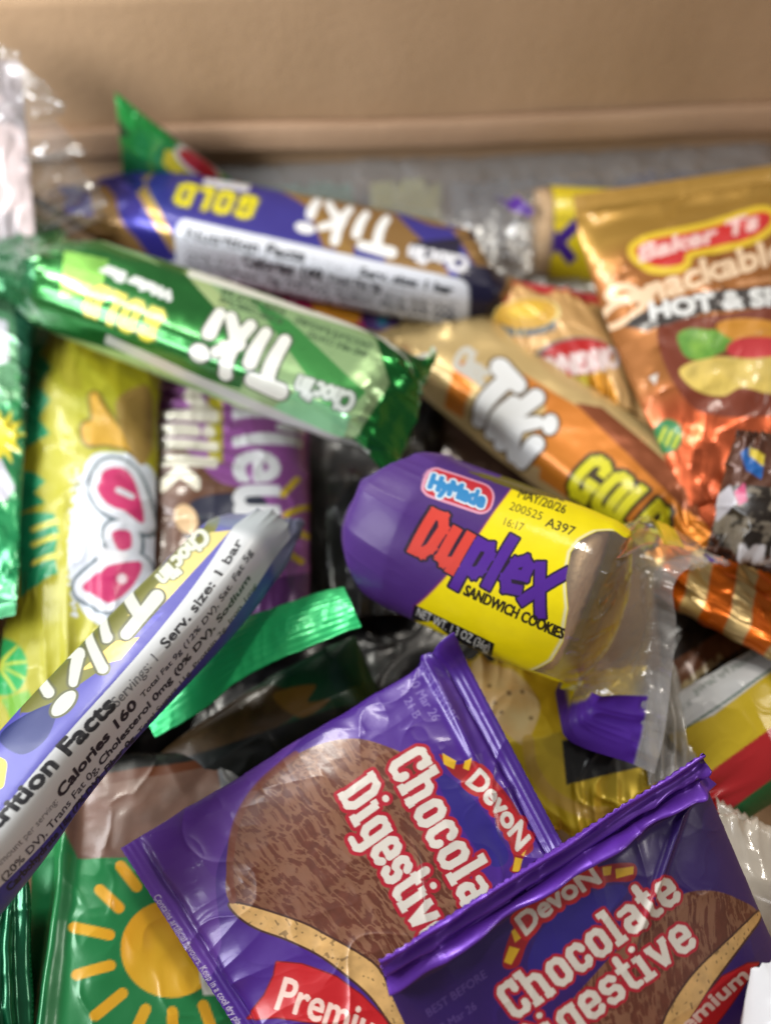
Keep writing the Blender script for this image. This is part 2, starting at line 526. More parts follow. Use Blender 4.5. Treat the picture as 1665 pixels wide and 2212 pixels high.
def print_mat(name, rough=0.38, foil_rough=0.24, bump=0.00012, scale=260, coat=0.35, haze=0.05, spec=0.5):
    """printed wrapper film: the colour and the bare-foil share are those of the print itself"""
    m, nt, N, L = new_mat(name)
    o = N.new('ShaderNodeOutputMaterial')
    a = N.new('ShaderNodeAttribute'); a.attribute_name = 'print'
    c = N.new('ShaderNodeAttribute'); c.attribute_name = 'clear'
    b = bump_node(nt, scale, bump)
    p = N.new('ShaderNodeBsdfPrincipled')
    L.new(a.outputs['Color'], p.inputs['Base Color']); L.new(a.outputs['Alpha'], p.inputs['Metallic'])
    mr = N.new('ShaderNodeMapRange'); mr.inputs['To Min'].default_value = rough; mr.inputs['To Max'].default_value = foil_rough
    L.new(a.outputs['Alpha'], mr.inputs[0])
    nz = N.new('ShaderNodeTexNoise'); nz.inputs['Scale'].default_value = 90; nz.inputs['Detail'].default_value = 5
    tc = N.new('ShaderNodeTexCoord'); L.new(tc.outputs['Object'], nz.inputs['Vector'])
    ad = N.new('ShaderNodeMath'); ad.operation = 'MULTIPLY_ADD'; ad.inputs[1].default_value = 0.16
    sb = N.new('ShaderNodeMath'); sb.operation = 'SUBTRACT'; sb.inputs[1].default_value = 0.08
    L.new(nz.outputs[0], ad.inputs[0]); L.new(mr.outputs[0], ad.inputs[2]); L.new(ad.outputs[0], sb.inputs[0])
    L.new(sb.outputs[0], p.inputs['Roughness'])
    p.inputs['Specular IOR Level'].default_value = spec
    p.inputs['Coat Weight'].default_value = coat; p.inputs['Coat Roughness'].default_value = 0.12
    L.new(b.outputs[0], p.inputs['Normal']); L.new(b.outputs[0], p.inputs['Coat Normal'])
    f = film_nodes(nt, haze, (0.97, 0.97, 0.97), 0.10, b)
    mx = N.new('ShaderNodeMixShader')
    L.new(c.outputs['Fac'], mx.inputs[0]); L.new(p.outputs[0], mx.inputs[1]); L.new(f.outputs[0], mx.inputs[2])
    L.new(mx.outputs[0], o.inputs[0])
    return m

def clear_mat(name, haze=0.12, rough=0.12, tint=(0.95, 0.96, 0.97), bump=0.0004, scale=60):
    m, nt, N, L = new_mat(name)
    o = N.new('ShaderNodeOutputMaterial')
    f = film_nodes(nt, haze, tint, rough, bump_node(nt, scale, bump))
    L.new(f.outputs[0], o.inputs[0])
    return m

def plain_mat(name, c0, c1, scale=80, rough=0.6, bump=0.0003, stretch=(1, 1, 1), metallic=0.0, bscale=None):
    m, nt, N, L = new_mat(name)
    o = N.new('ShaderNodeOutputMaterial'); p = N.new('ShaderNodeBsdfPrincipled')
    tc = N.new('ShaderNodeTexCoord'); mp = N.new('ShaderNodeMapping'); mp.inputs['Scale'].default_value = stretch
    nz = N.new('ShaderNodeTexNoise'); nz.inputs['Scale'].default_value = scale; nz.inputs['Detail'].default_value = 6
    L.new(tc.outputs['Object'], mp.inputs[0]); L.new(mp.outputs[0], nz.inputs['Vector'])
    r = N.new('ShaderNodeValToRGB')
    r.color_ramp.elements[0].position = 0.3; r.color_ramp.elements[1].position = 0.7
    r.color_ramp.elements[0].color = (*lin(c0), 1); r.color_ramp.elements[1].color = (*lin(c1), 1)
    L.new(nz.outputs[0], r.inputs[0]); L.new(r.outputs[0], p.inputs['Base Color'])
    p.inputs['Roughness'].default_value = rough; p.inputs['Metallic'].default_value = metallic
    L.new(bump_node(nt, bscale or scale * 3, bump).outputs[0], p.inputs['Normal'])
    L.new(p.outputs[0], o.inputs[0])
    return m

M_PRINT = print_mat('printed_film', coat=0.14, bump=0.00004, rough=0.42, spec=0.4)
M_SATIN = print_mat('printed_satin_film', rough=0.34, foil_rough=0.30, coat=0.20, bump=0.00005)
M_GLOSS = print_mat('printed_gloss_foil', rough=0.36, foil_rough=0.20, coat=0.45, bump=0.00006, scale=140)
M_CLEAR = clear_mat('clear_film')
M_BAG = clear_mat('crinkled_bag_film', haze=0.05, rough=0.12, bump=0.0004, scale=70)

# ------------------------------------------------------------------ builders for wrappers
def pillow_surf(A, B, C, D, thick, res, seal=0.07, mids=None, edge_p=3.0, lift=0.0, lift1=0.0, fill=0.55):
    """flat sachet: A,B,C,D are (px, py, z) corners; seals on edges AB and DC; thick = bulge of the top sheet"""
    A, B, C, D = [at(*q) for q in (A, B, C, D)]
    wu = (np.linalg.norm(B - A) + np.linalg.norm(C - D)) / 2; wv = (np.linalg.norm(D - A) + np.linalg.norm(C - B)) / 2
    nu = int(wu / res) + 2; nv = int(wv / res) + 2
    s, t = np.meshgrid(np.linspace(0, 1, nu), np.linspace(0, 1, nv))
    S = (A[None, None] * ((1 - s) * (1 - t))[..., None] + B * (s * (1 - t))[..., None] + C * (s * t)[..., None] + D * ((1 - s) * t)[..., None])
    if mids:
        for k, off in mids.items():
            off = np.asarray(off, float)
            wgt = {'AB': 4 * s * (1 - s) * (1 - t), 'DC': 4 * s * (1 - s) * t, 'AD': 4 * t * (1 - t) * (1 - s), 'BC': 4 * t * (1 - t) * s}[k]
            S = S + wgt[..., None] * off
    n = normals(S)
    if ((CAM - S) * n).sum() < 0: n = -n
    e = np.minimum(t, 1 - t)
    prof = (1 - np.abs(2 * s - 1) ** edge_p) ** 0.75 * np.clip((e - seal) / (0.5 - seal), 0, 1) ** fill
    S2 = S + n * (thick * prof)[..., None]
    if lift: S2 = S2 + n * (lift * sstep(seal * 2.2, 0, t))[..., None]
    if lift1: S2 = S2 + n * (lift1 * sstep(1 - seal * 2.2, 1, t))[..., None]
    f = Surf(S2, False)
    f.flat = S; f.n0 = n; f.prof = prof; f.s = s; f.t = t; f.seal = seal; f.thick = thick
    return f

def crinkle(f, amp, seed, ends=1.0, fine=0.4, pleats=18, rib=.0001):
    """fold relief in metres for a sachet: pleats running out of the seals + creases over the sheet"""
    e = np.minimum(f.t, 1 - f.t)
    near = np.exp(-np.clip(e - f.seal, 0, 1) / 0.11) * sstep(f.seal * 0.7, f.seal * 1.3, e)
    w = f.s * pleats + 1.6 * vnoise(f.s * 5, f.t * 3, seed)
    pl = (ridged(w * 0.5, f.t * 1.3 + 7, seed + 3, 2) - 0.5) * 2
    big = (fbm(f.umm / 16, f.vmm / 16, seed + 5, 3) - 0.5) * 2
    cre = ridged(f.umm / 13 + big, f.vmm / 15 - big, seed + 9, 2) ** 5
    soft = np.minimum(1, np.minimum(f.s, 1 - f.s) * 14)
    d = amp * (ends * near * pl * soft + fine * big * 0.9 + fine * 0.55 * cre)
    in_seal = 1 - sstep(f.seal * 0.8, f.seal * 1.1, e)
    ridge = np.sin(e * f.vmm.max() * 2 * math.pi / 1.15) * rib
    return d * (1 - 0.8 * in_seal) + ridge * in_seal

def sachet(name, f, art, disp, mat, label, cat, group=None, back=(150, 150, 155), back_foil=0.7, zig=0.0, tidy=True):
    S = f.S + f.N * disp[..., None]
    if zig:
        k = np.abs(((f.umm / 1.6) % 1) - 0.5) * 2
        for r0, r1 in ((0, 1), (-1, -2)):
            dirv = S[r0] - S[r1]; dirv /= np.linalg.norm(dirv, axis=1, keepdims=True)
            S[r0] = S[r0] + dirv * (k[r0] * zig)[:, None]
    c = f.flat.reshape(-1, 3).mean(0)
    root = thing(name, (c[0], c[1], f.flat[..., 2].min() - f.thick * 0.5), label, cat, group)
    attr = np.concatenate([art.rgb, art.foil[..., None]], 2)
    nu, nv = f.nu, f.nv
    r = max(1, int(round(f.seal * (nv - 1)))) if f.seal > 0.012 else 0
    def part(nm, a, b):
        sub = slice(a, b + 1)
        v = S[sub].reshape(-1, 3); n1 = len(v)
        fc = grid_faces(0, b - a, nu, False, f.flip)
        # rear sheet, coarser
        cj = np.unique(np.linspace(0, nu - 1, 60).round().astype(int)); ci = np.unique(np.linspace(a, b, 40).round().astype(int))
        q = f.flat[np.ix_(ci, cj)]; pr = f.prof[np.ix_(ci, cj)]; n0 = f.n0[np.ix_(ci, cj)]
        bk = q - n0 * (f.thick * 0.7 * pr + 0.00012)[..., None]
        edge = np.zeros(pr.shape, bool); edge[:, 0] = edge[:, -1] = True
        bk[edge] = S[np.ix_(ci, cj)][edge]
        if a == 0: bk[0] = S[0][cj]
        if b == nv - 1: bk[-1] = S[-1][cj]
        seal_rows = (ci < r) | (ci > nv - 1 - r)
        bk[seal_rows] = (S[np.ix_(ci, cj)] - n0 * 0.00015)[seal_rows]
        v2 = bk.reshape(-1, 3); f2 = grid_faces(0, len(ci) - 1, len(cj), False, not f.flip) + n1
        idx = np.arange(n1 + len(v2)); g = idx[n1:].reshape(len(ci), len(cj)).copy()
        fr = (ci - a)[:, None] * nu + cj[None, :]
        for sl_ in (np.s_[0, :], np.s_[-1, :], np.s_[:, 0], np.s_[:, -1]): g[sl_] = fr[sl_]
        idx[n1:] = g.ravel(); f2 = idx[f2]
        keep = np.ones(n1 + len(v2), bool); q_ = np.arange(n1, n1 + len(v2)); keep[q_[g.ravel() != q_]] = False
        new = np.cumsum(keep) - 1; f2 = new[f2]; v2 = v2[keep[n1:]]
        at2 = np.concatenate([np.tile(lin(back), (len(v2), 1)), np.full((len(v2), 1), back_foil)], 1)
        A = np.concatenate([attr[sub].reshape(-1, 4), at2]); CL = np.concatenate([art.clear[sub].ravel(), np.zeros(len(v2))])
        return obj(nm, np.concatenate([v, v2]), np.concatenate([fc, f2]), mat, root, {'print': A, 'clear': CL})
    if r:
        part('wrapper', r, nv - 1 - r); part('seal', 0, r); part('seal', nv - 1 - r, nv - 1)
    else:
        part('wrapper', 0, nv - 1)
    return root

def ring(c, tan, w, h, p, roll, n):
    side = np.cross(tan, (0, 0, 1.0)); side /= np.linalg.norm(side); up = np.cross(side, tan)
    a = np.linspace(-math.pi / 2, 1.5 * math.pi, 721)
    x = w / 2 * np.sign(np.cos(a)) * np.abs(np.cos(a)) ** (2 / p); y = h / 2 * np.sign(np.sin(a)) * np.abs(np.sin(a)) ** (2 / p)
    d = np.r_[0, np.cumsum(np.hypot(np.diff(x), np.diff(y)))]; q = np.linspace(0, d[-1], n)
    x = np.interp(q, d, x); y = np.interp(q, d, y)
    cr, sr = math.cos(roll), math.sin(roll)
    X = x * cr - y * sr; Y = x * sr + y * cr
    return c + X[:, None] * side + Y[:, None] * up

def polyring(pts, n, th=0.0004):
    p = spline(np.asarray(pts), False, 12)
    d = np.r_[0, np.cumsum(np.linalg.norm(np.diff(p, axis=0), axis=1))]
    h = n // 2 + 1
    q = np.linspace(0, d[-1], h)
    a = np.stack([np.interp(q, d, p[:, k]) for k in range(3)], 1)
    q2 = np.linspace(d[-1], 0, n - h + 1)[1:]
    b = np.stack([np.interp(q2, d, p[:, k]) for k in range(3)], 1)
    b[:-1] -= np.array([0, -th, th * 0.3])
    return np.concatenate([a, b])

def tube_surf(st, res, per, mid=None):
    """st: stations (px, py, z, width, height, squareness, roll_deg) in metres, or a list of 3-D points for a bent fin"""
    nu = int(per / res) | 1
    cs = [np.array(at(*q[:3])) if not isinstance(q, list) else np.mean(q, axis=0) for q in st]
    rings = []
    for i, q in enumerate(st):
        if isinstance(q, list): rings.append(polyring(q, nu, .010 if q is mid else .0004)); continue
        a = cs[max(i - 1, 0)]; b = cs[min(i + 1, len(st) - 1)]
        if isinstance(st[max(i - 1, 0)], list): a = cs[i]
        if isinstance(st[min(i + 1, len(st) - 1)], list): b = cs[i]
        t = (b - a) / np.linalg.norm(b - a)
        rings.append(ring(cs[i], t, q[3], q[4], q[5], math.radians(q[6]), nu))
    R = np.array(rings)
    d = np.r_[0, np.cumsum([np.linalg.norm(cs[i + 1] - cs[i]) for i in range(len(cs) - 1)])]
    nv = int(d[-1] / res) + 2
    q = np.linspace(0, d[-1], nv)
    flat = R.reshape(len(st), -1)
    # monotone cubic along the length
    h = np.diff(d)[:, None]; de = np.diff(flat, axis=0) / h
    m = np.zeros_like(flat); m[0] = de[0]; m[-1] = de[-1]
    same = de[1:] * de[:-1] > 0
    with np.errstate(divide='ignore', invalid='ignore'):
        hm = 2 * de[1:] * de[:-1] / (de[1:] + de[:-1])
    m[1:-1] = np.where(same, hm, 0)
    k = np.clip(np.searchsorted(d, q, side='right') - 1, 0, len(d) - 2)
    hh = (d[k + 1] - d[k])[:, None]; t = ((q - d[k])[:, None]) / hh
    o = flat[k] * (2 * t ** 3 - 3 * t ** 2 + 1) + flat[k + 1] * (-2 * t ** 3 + 3 * t ** 2) + m[k] * hh * (t ** 3 - 2 * t ** 2 + t) + m[k + 1] * hh * (t ** 3 - t ** 2)
    f = Surf(o.reshape(nv, nu, 3), True)
    f.dist = q; f.sd = d
    return f

def tube_crinkle(f, b0, b1, amp, seed, body=0.25, pleats=14):
    """b0,b1: distances along the length where the body ends and the gathered ends start"""
    x = f.dist[:, None] + 0 * f.u
    out = np.maximum(sstep(b0 + 0.006, b0 - 0.004, x), sstep(b1 - 0.006, b1 + 0.004, x))
    w = f.u * pleats + 1.2 * vnoise(f.u * 6, x * 60, seed)
    wrap = np.minimum(1, np.minimum(f.u, 1 - f.u) * 30)
    pl = (ridged(w * 0.6, x * 45, seed + 1, 3) - 0.55) * 2
    big = (fbm(f.umm / 11, f.vmm / 14, seed + 2, 3) - 0.5) * 2
    return amp * wrap * (out * (pl + 0.5 * big) + body * big)

def tube(name, f, art, disp, mat, cuts, label, cat, group=None):
    S = f.S + f.N * disp[..., None]
    S[:, -1] = S[:, 0]
    c = S.reshape(-1, 3).mean(0)
    root = thing(name, (c[0], c[1], S[..., 2].min()), label, cat, group)
    attr = np.concatenate([art.rgb, art.foil[..., None]], 2)
    r0 = int(np.searchsorted(f.dist, cuts[0])); r1 = int(np.searchsorted(f.dist, cuts[1])); nv = f.nv
    for nm, a, b in (('seal', 0, r0), ('wrapper', r0, r1), ('seal', r1, nv - 1)):
        if b - a < 2: continue
        sub = slice(a, b + 1)
        obj(nm, S[sub].reshape(-1, 3), grid_faces(0, b - a, f.nu, False, f.flip), mat, root,
            {'print': attr[sub].reshape(-1, 4), 'clear': art.clear[sub].ravel()})
    return root

def box_mesh(lo, hi):
    x0, y0, z0 = lo; x1, y1, z1 = hi
    v = [(x0, y0, z0), (x1, y0, z0), (x1, y1, z0), (x0, y1, z0), (x0, y0, z1), (x1, y0, z1), (x1, y1, z1), (x0, y1, z1)]
    return v, [(0, 3, 2, 1), (4, 5, 6, 7), (0, 1, 5, 4), (1, 2, 6, 5), (2, 3, 7, 6), (3, 0, 4, 7)]

def disc_mesh(c, axis, r, h, n=96, bump=0.0, seed=0, rings=14):
    """round biscuit: lathe with rounded rim along an axis"""
    axis = np.asarray(axis, float) / np.linalg.norm(axis)
    e1 = np.cross(axis, (0, 0, 1.0)); e1 /= np.linalg.norm(e1); e2 = np.cross(e1, axis)
    prof = [(0.0, -h / 2)] + [(r * k, -h / 2) for k in np.linspace(0.15, 0.86, 8)] + [(r * 0.95, -h * 0.46), (r * 0.99, -h * 0.3), (r, 0), (r * 0.99, h * 0.3), (r * 0.95, h * 0.46)] + [(r * k, h / 2) for k in np.linspace(0.86, 0.15, 8)] + [(0.0, h / 2)]
    v = []; f = []
    for i, (a, b) in enumerate(prof):
        for k in range(n):
            t = 2 * math.pi * k / n
            bb = b + (bump * (float(vnoise(np.array(a * 900 * math.cos(t)), np.array(a * 900 * math.sin(t)), seed)) - .5) if abs(b) > h * 0.45 else 0)
            v.append(c + e1 * a * math.cos(t) + e2 * a * math.sin(t) + axis * bb)
    for i in range(len(prof) - 1):
        for k in range(n):
            f.append((i * n + k, i * n + (k + 1) % n, (i + 1) * n + (k + 1) % n, (i + 1) * n + k))
    return v, f

# ================================================================== THE PLACE
# ------------------------------------------------------------------ table and cardboard box
m_table = plain_mat('table_laminate', (150, 150, 152), (168, 168, 170), 30, 0.5)
v, fc = box_mesh((-1.2, -0.9, -0.03), (1.2, 1.6, -0.002))
tag(obj('table_surface', v, fc, m_table, smooth=False), kind='structure')

m_card = plain_mat('cardboard', (164, 133, 100), (190, 157, 123), 11, 0.82, 0.00025, (1.5, 1, 0.8), bscale=420)
m_card2 = plain_mat('cardboard_fold', (176, 142, 112), (190, 156, 126), 40, 0.82, 0.00025, (0.3, 1, 2), bscale=420)
BX0, BX1, BY0, BY1, BH, TK = -0.132, 0.162, -0.045, 0.302, 0.1150, 0.004
box = thing('cardboard_box', ((BX0 + BX1) / 2, BY1, 0), 'open brown cardboard box holding all the snack packets', 'box')
def panel(nm, lo, hi, mat=m_card):
    v, fc = box_mesh(lo, hi)
    o = obj(nm, v, fc, mat, box, smooth=False)
    bv = o.modifiers.new('edge', 'BEVEL'); bv.width = 0.0012; bv.segments = 3
    return o
panel('box_floor', (BX0, BY0, 0), (BX1, BY1, TK))
# back panel, gently bowed, as a grid with thickness
nx, nz = 60, 24
X, Z = np.meshgrid(np.linspace(BX0 - TK, BX1 + TK, nx), np.linspace(TK + 0.0002, BH, nz))
bow = 0.0022 * np.sin((X - BX0) / (BX1 - BX0) * math.pi) * (Z / BH) + 0.0007 * (fbm(X * 22, Z * 30, 4) - .5)
front = np.stack([X, BY1 + 0 * X + bow, Z], -1); rear = front + np.array([0, TK, 0])
V = np.concatenate([front.reshape(-1, 3), rear.reshape(-1, 3)])
n1 = nx * nz
F = [tuple(q) for q in grid_faces(0, nz - 1, nx, False, False)] + [tuple(n1 + k for k in q[::-1]) for q in grid_faces(0, nz - 1, nx, False, False)]
for i in range(nx - 1):
    F.append(((nz - 1) * nx + i, (nz - 1) * nx + i + 1, n1 + (nz - 1) * nx + i + 1, n1 + (nz - 1) * nx + i))
    F.append((i + 1, i, n1 + i, n1 + i + 1))
obj('back_panel', V, F, m_card, box)
panel('left_panel', (BX0 - TK, BY0, TK + 0.0002), (BX0, BY1 - 0.0004, 0.064))
panel('right_panel', (BX1, BY0, TK + 0.0002), (BX1 + TK, BY1 - 0.0004, BH))
panel('front_panel', (BX0 - TK, BY0 - TK, TK + 0.0002), (BX1 + TK, BY0 - 0.0004, BH))
# the folded ledge that runs along the back panel
nx = 90
xs = np.linspace(BX0 + 0.001, BX1 - 0.001, nx)
zt = 0.0735 + 0.0016 * (xs / 0.14) + 0.0009 * (vnoise(xs * 40, xs * 0, 3) - .5) + 0.0012 * sstep(0.0, -0.06, xs)
prof = [(-0.0004, 0.0004), (0.0022, 0.0003), (0.0030, -0.0002), (0.0033, -0.0010), (0.0034, -0.0076), (0.0031, -0.0084), (0.0024, -0.0088), (-0.0004, -0.0088)]
V = np.array([[x, BY1 - 0.0006 - a * (1 + .25 * (vnoise(np.array(x * 55), np.array(b * 300), 8) - .5)), z + b] for x, z in zip(xs, zt) for a, b in prof])
k = len(prof)
F = [(i * k + j, i * k + (j + 1) % k, (i + 1) * k + (j + 1) % k, (i + 1) * k + j) for i in range(nx - 1) for j in range(k)]
F += [tuple(range(k))[::-1], tuple((nx - 1) * k + j for j in range(k))]
obj('folded_ledge', V, F, m_card2, box)
box.rotation_euler.z = math.radians(3.7)

# ------------------------------------------------------------------ clear bags at the back and the left
def loose_sheet(name, corners, mat, amp, seed, res, label, cat, cell=11.0, thick=0.00006, jag=0.0):
    A, B, C, D = [at(*q) if q[2] < 0.2 else np.array(q[:3]) for q in corners]
    nu = int(np.linalg.norm(B - A) / res) + 2; nv = int(np.linalg.norm(D - A) / res) + 2
    s, t = np.meshgrid(np.linspace(0, 1, nu), np.linspace(0, 1, nv))
    S = (A * ((1 - s) * (1 - t))[..., None] + B * (s * (1 - t))[..., None] + C * (s * t)[..., None] + D * ((1 - s) * t)[..., None])
    n = normals(S)
    if ((CAM - S) * n).sum() < 0: n = -n
    if jag:
        S = S + (B - A) / np.linalg.norm(B - A) * (jag * (ridged(t * 6, s * 0 + .5, seed + 3, 3) - .6) * s)[..., None]
    um = s * np.linalg.norm(B - A) * 1000; vm = t * np.linalg.norm(D - A) * 1000
    w = (fbm(um / 20, vm / 20, seed, 3) - .5) * 2
    d = amp * (0.9 * w + 0.6 * (ridged(um / cell + 1.5 * w, vm / cell - 1.2 * w, seed + 5, 3) - .6) + 0.25 * (ridged(um / 3.4 + w, vm / 3.4, seed + 8, 2) - .5))
    S = S + n * d[..., None]
    c = S.reshape(-1, 3).mean(0)
    back = S - n * thick
    v = np.concatenate([S.reshape(-1, 3), back.reshape(-1, 3)]); f1 = grid_faces(0, nv - 1, nu, False, False)
    o = obj(name, v, np.concatenate([f1, f1[:, ::-1] + nu * nv]), mat)
    return tag(o, label, cat)

m_grey = clear_mat('grey_liner_film', haze=0.15, rough=0.24, tint=(0.93, 0.94, 0.94), bump=0.0005, scale=90)
loose_sheet('grey_plastic_bag', [(330, 318, .060), (1720, 286, .061), (1760, 640, .047), (300, 640, .047)], m_grey, 0.0020, 11, 0.0006,
            'grey see-through plastic bag lying under the ledge at the back of the box', 'plastic bag', cell=24.0)
loose_sheet('crinkled_plastic_bag', [(-130, 40, .112), (60, 120, .106), (235, 470, .066), (-120, 640, .060)], M_BAG, 0.0036, 23, 0.0005,
            'crumpled clear plastic bag sparkling in the back left corner', 'plastic bag', cell=8.0, jag=0.022)

# ------------------------------------------------------------------ art pieces shared by kinds
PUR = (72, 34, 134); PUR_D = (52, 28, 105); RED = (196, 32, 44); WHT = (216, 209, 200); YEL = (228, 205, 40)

def choc_field(seed, ang):
    ca, sa = math.cos(ang), math.sin(ang)
    def g(u, v):
        x = u * ca - v * sa; y = u * sa + v * ca
        w = fbm(x / 6, y / 6, seed, 3) * 3
        n = ridged(x / 2.6 + w, y / 0.75 + w, seed + 2, 3)
        k = sstep(0.56, 0.72, n) * (0.35 + 0.65 * fbm(x / 16, y / 16, seed + 4, 2))
        n2 = fbm(x / 1.3, y / 0.9, seed + 6, 3)
        base = lin((98, 52, 38))[None, None] * (0.8 + 0.4 * n2[..., None])
        return base * (1 - 0.78 * k[..., None]) + lin((152, 110, 84)) * (0.78 * k[..., None])
    return g

def crumb_field(seed):
    def g(u, v):
        n = fbm(u / 2.2, v / 2.2, seed, 4); d = sstep(0.78, 0.90, vnoise(u / 0.6, v / 0.6, seed + 3))
        c = lin((206, 164, 104)) * (0.72 + 0.6 * n[..., None])
        return c * (1 - 0.55 * d[..., None])
    return g

def digestive_print(a, P):
    """print of the purple chocolate biscuit sachet; P holds the pixel outlines measured for this one"""
    f = a.f
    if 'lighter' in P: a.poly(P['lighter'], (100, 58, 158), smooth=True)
    a.poly(P['choc'], choc_field(P['seed'], P['ang']), smooth=P.get('smooth', True))
    a.poly(P['base'], (70, 40, 34), smooth=True, grow=5)
    a.poly(P['base'], crumb_field(P['seed'] + 20), smooth=True)
    if 'edge' in P: a.stroke(P['edge'], 16, (120, 62, 44), smooth=True, alpha=0.8)
    a.poly(P['oval'], (46, 34, 124), smooth=True)
    a.poly(P['band'], (150, 28, 36), smooth=True)
    for t in P['tails']: a.poly(t[0], t[1])
    a.letters(SLAB, 'Chocolate', *P['l1'], 0.185, WHT, square='mix', outline=[((170, 26, 46), P['ow'])])
    a.letters(SLAB, 'Digestive', *P['l2'], 0.185, WHT, square='mix', outline=[((170, 26, 46), P['ow'])])
    a.letters(SLAB, 'Chocolate', *P['l1'], 0.185, WHT, square='mix')
    a.text('DevoN', *P['logo'], WHT, bold=2.2, bend=P['bend'], outline=[((178, 30, 38), 10)])
    a.poly(P['flag'], (120, 14, 26), smooth=False, grow=3)
    a.poly(P['flag'], (190, 26, 34))
    a.text('Premium', *P['prem'], (232, 200, 190), bold=1.6, bend=P.get('pbend', 0.2))
    for q in P['small']: a.text(q[0], *q[1:4], q[4] if len(q) > 4 else (118, 98, 168), bold=0.3)

# ------------------------------------------------------------------ two purple chocolate biscuit sachets in front
f = pillow_surf((985, 1398, .0625), (1357, 2106, .052), (693, 2507, .042), (262, 1832, .047), .0065, .000155, seal=0.055,
                lift=0.003, fill=0.42, edge_p=3.2)
a = Art(f, PUR, 0.10)
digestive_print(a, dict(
    seed=3, ang=0.25,
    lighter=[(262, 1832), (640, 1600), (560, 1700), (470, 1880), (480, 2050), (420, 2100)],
    choc=[(740, 1598), (830, 1612), (905, 1660), (985, 1800), (1030, 1950), (1040, 2060), (960, 2130), (810, 2090), (700, 2026), (600, 1988), (500, 1952), (491, 1870), (508, 1775), (555, 1695), (640, 1632)],
    base=[(497, 1952), (540, 1958), (605, 1978), (660, 1998), (705, 2022), (770, 2058), (815, 2092), (850, 2150), (905, 2230), (860, 2225), (800, 2150), (740, 2098), (690, 2062), (625, 2030), (560, 2006), (520, 1980)],
    edge=[(640, 1632), (560, 1695), (512, 1775), (498, 1870), (503, 1945)],
    oval=[(940, 1672), (985, 1690), (1060, 1775), (1098, 1850), (1060, 1868), (985, 1770)],
    band=[(948, 1630), (985, 1652), (1028, 1648), (1085, 1705), (1132, 1775), (1152, 1830), (1128, 1856), (1122, 1885), (1100, 1880), (1108, 1850), (1070, 1765), (1012, 1700), (975, 1672)],
    tails=[([(955, 1628), (985, 1645), (980, 1662), (958, 1652)], (222, 178, 40)), ([(1003, 1645), (1018, 1640), (1012, 1665), (1000, 1660)], (222, 178, 40)),
           ([(1122, 1822), (1136, 1836), (1130, 1850), (1116, 1842)], (222, 178, 40)), ([(1112, 1852), (1128, 1856), (1120, 1884), (1106, 1882)], (222, 178, 40))],
    l1=((832, 1653), (1048, 2046), (912, 1604)), l2=((728, 1718), (918, 2062), (806, 1664)), ow=8.5,
    logo=((1006, 1692), (1116, 1838), (1036, 1662)), bend=0.25,
    flag=[(598, 2078), (651, 2083), (726, 2110), (781, 2150), (826, 2195), (880, 2270), (840, 2310), (760, 2240), (690, 2210), (600, 2196), (535, 2200), (572, 2150), (592, 2108)],
    prem=((596, 2178), (850, 2290), (616, 2110)), pbend=0.18,
    small=[('BEST BEFORE', (905, 1448), (975, 1568), (925, 1437)), ('20 Mar 26', (880, 1470), (935, 1560), (898, 1460)), ('14 21 B', (858, 1490), (895, 1555), (874, 1480)),
           ('Contains artificial flavours. Keep in a cool dry place', (332, 1938), (520, 2228), (345, 1930), (205, 196, 215))]))
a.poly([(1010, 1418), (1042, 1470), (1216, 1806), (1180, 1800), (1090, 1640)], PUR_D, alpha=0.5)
d = crinkle(f, .0016, 5, ends=0.9, fine=0.26, pleats=9, rib=.00004)
# a hard dent near the left corner and a raised tip at the top corner
d -= .0030 * np.exp(-(((f.s - .90) / .06) ** 2 + ((f.t - .88) / .035) ** 2)) - .0024 * np.exp(-(((f.s - .955) / .03) ** 2 + ((f.t - .85) / .05) ** 2))
d += .00018 * (ridged(f.umm / 9 + f.vmm / 24, f.vmm / 7, 71, 2) ** 3) + .0003 * ridged(f.umm / 30 - f.vmm / 16, f.vmm / 30 + f.umm / 18, 73, 1) ** 8
d += .006 * np.exp(-(((f.s - .0) / .05) ** 2 + ((f.t - .0) / .06) ** 2))
d += .0016 * np.exp(-((f.t - .085 - .05 * f.s) / .018) ** 2) * sstep(.6, .1, f.s)
sachet('biscuit_packet', f, a, d, M_SATIN, 'purple chocolate biscuit sachet showing the red Premium flag and a large chocolate biscuit', 'biscuit packet', 'purple chocolate biscuit sachets', zig=.00012)

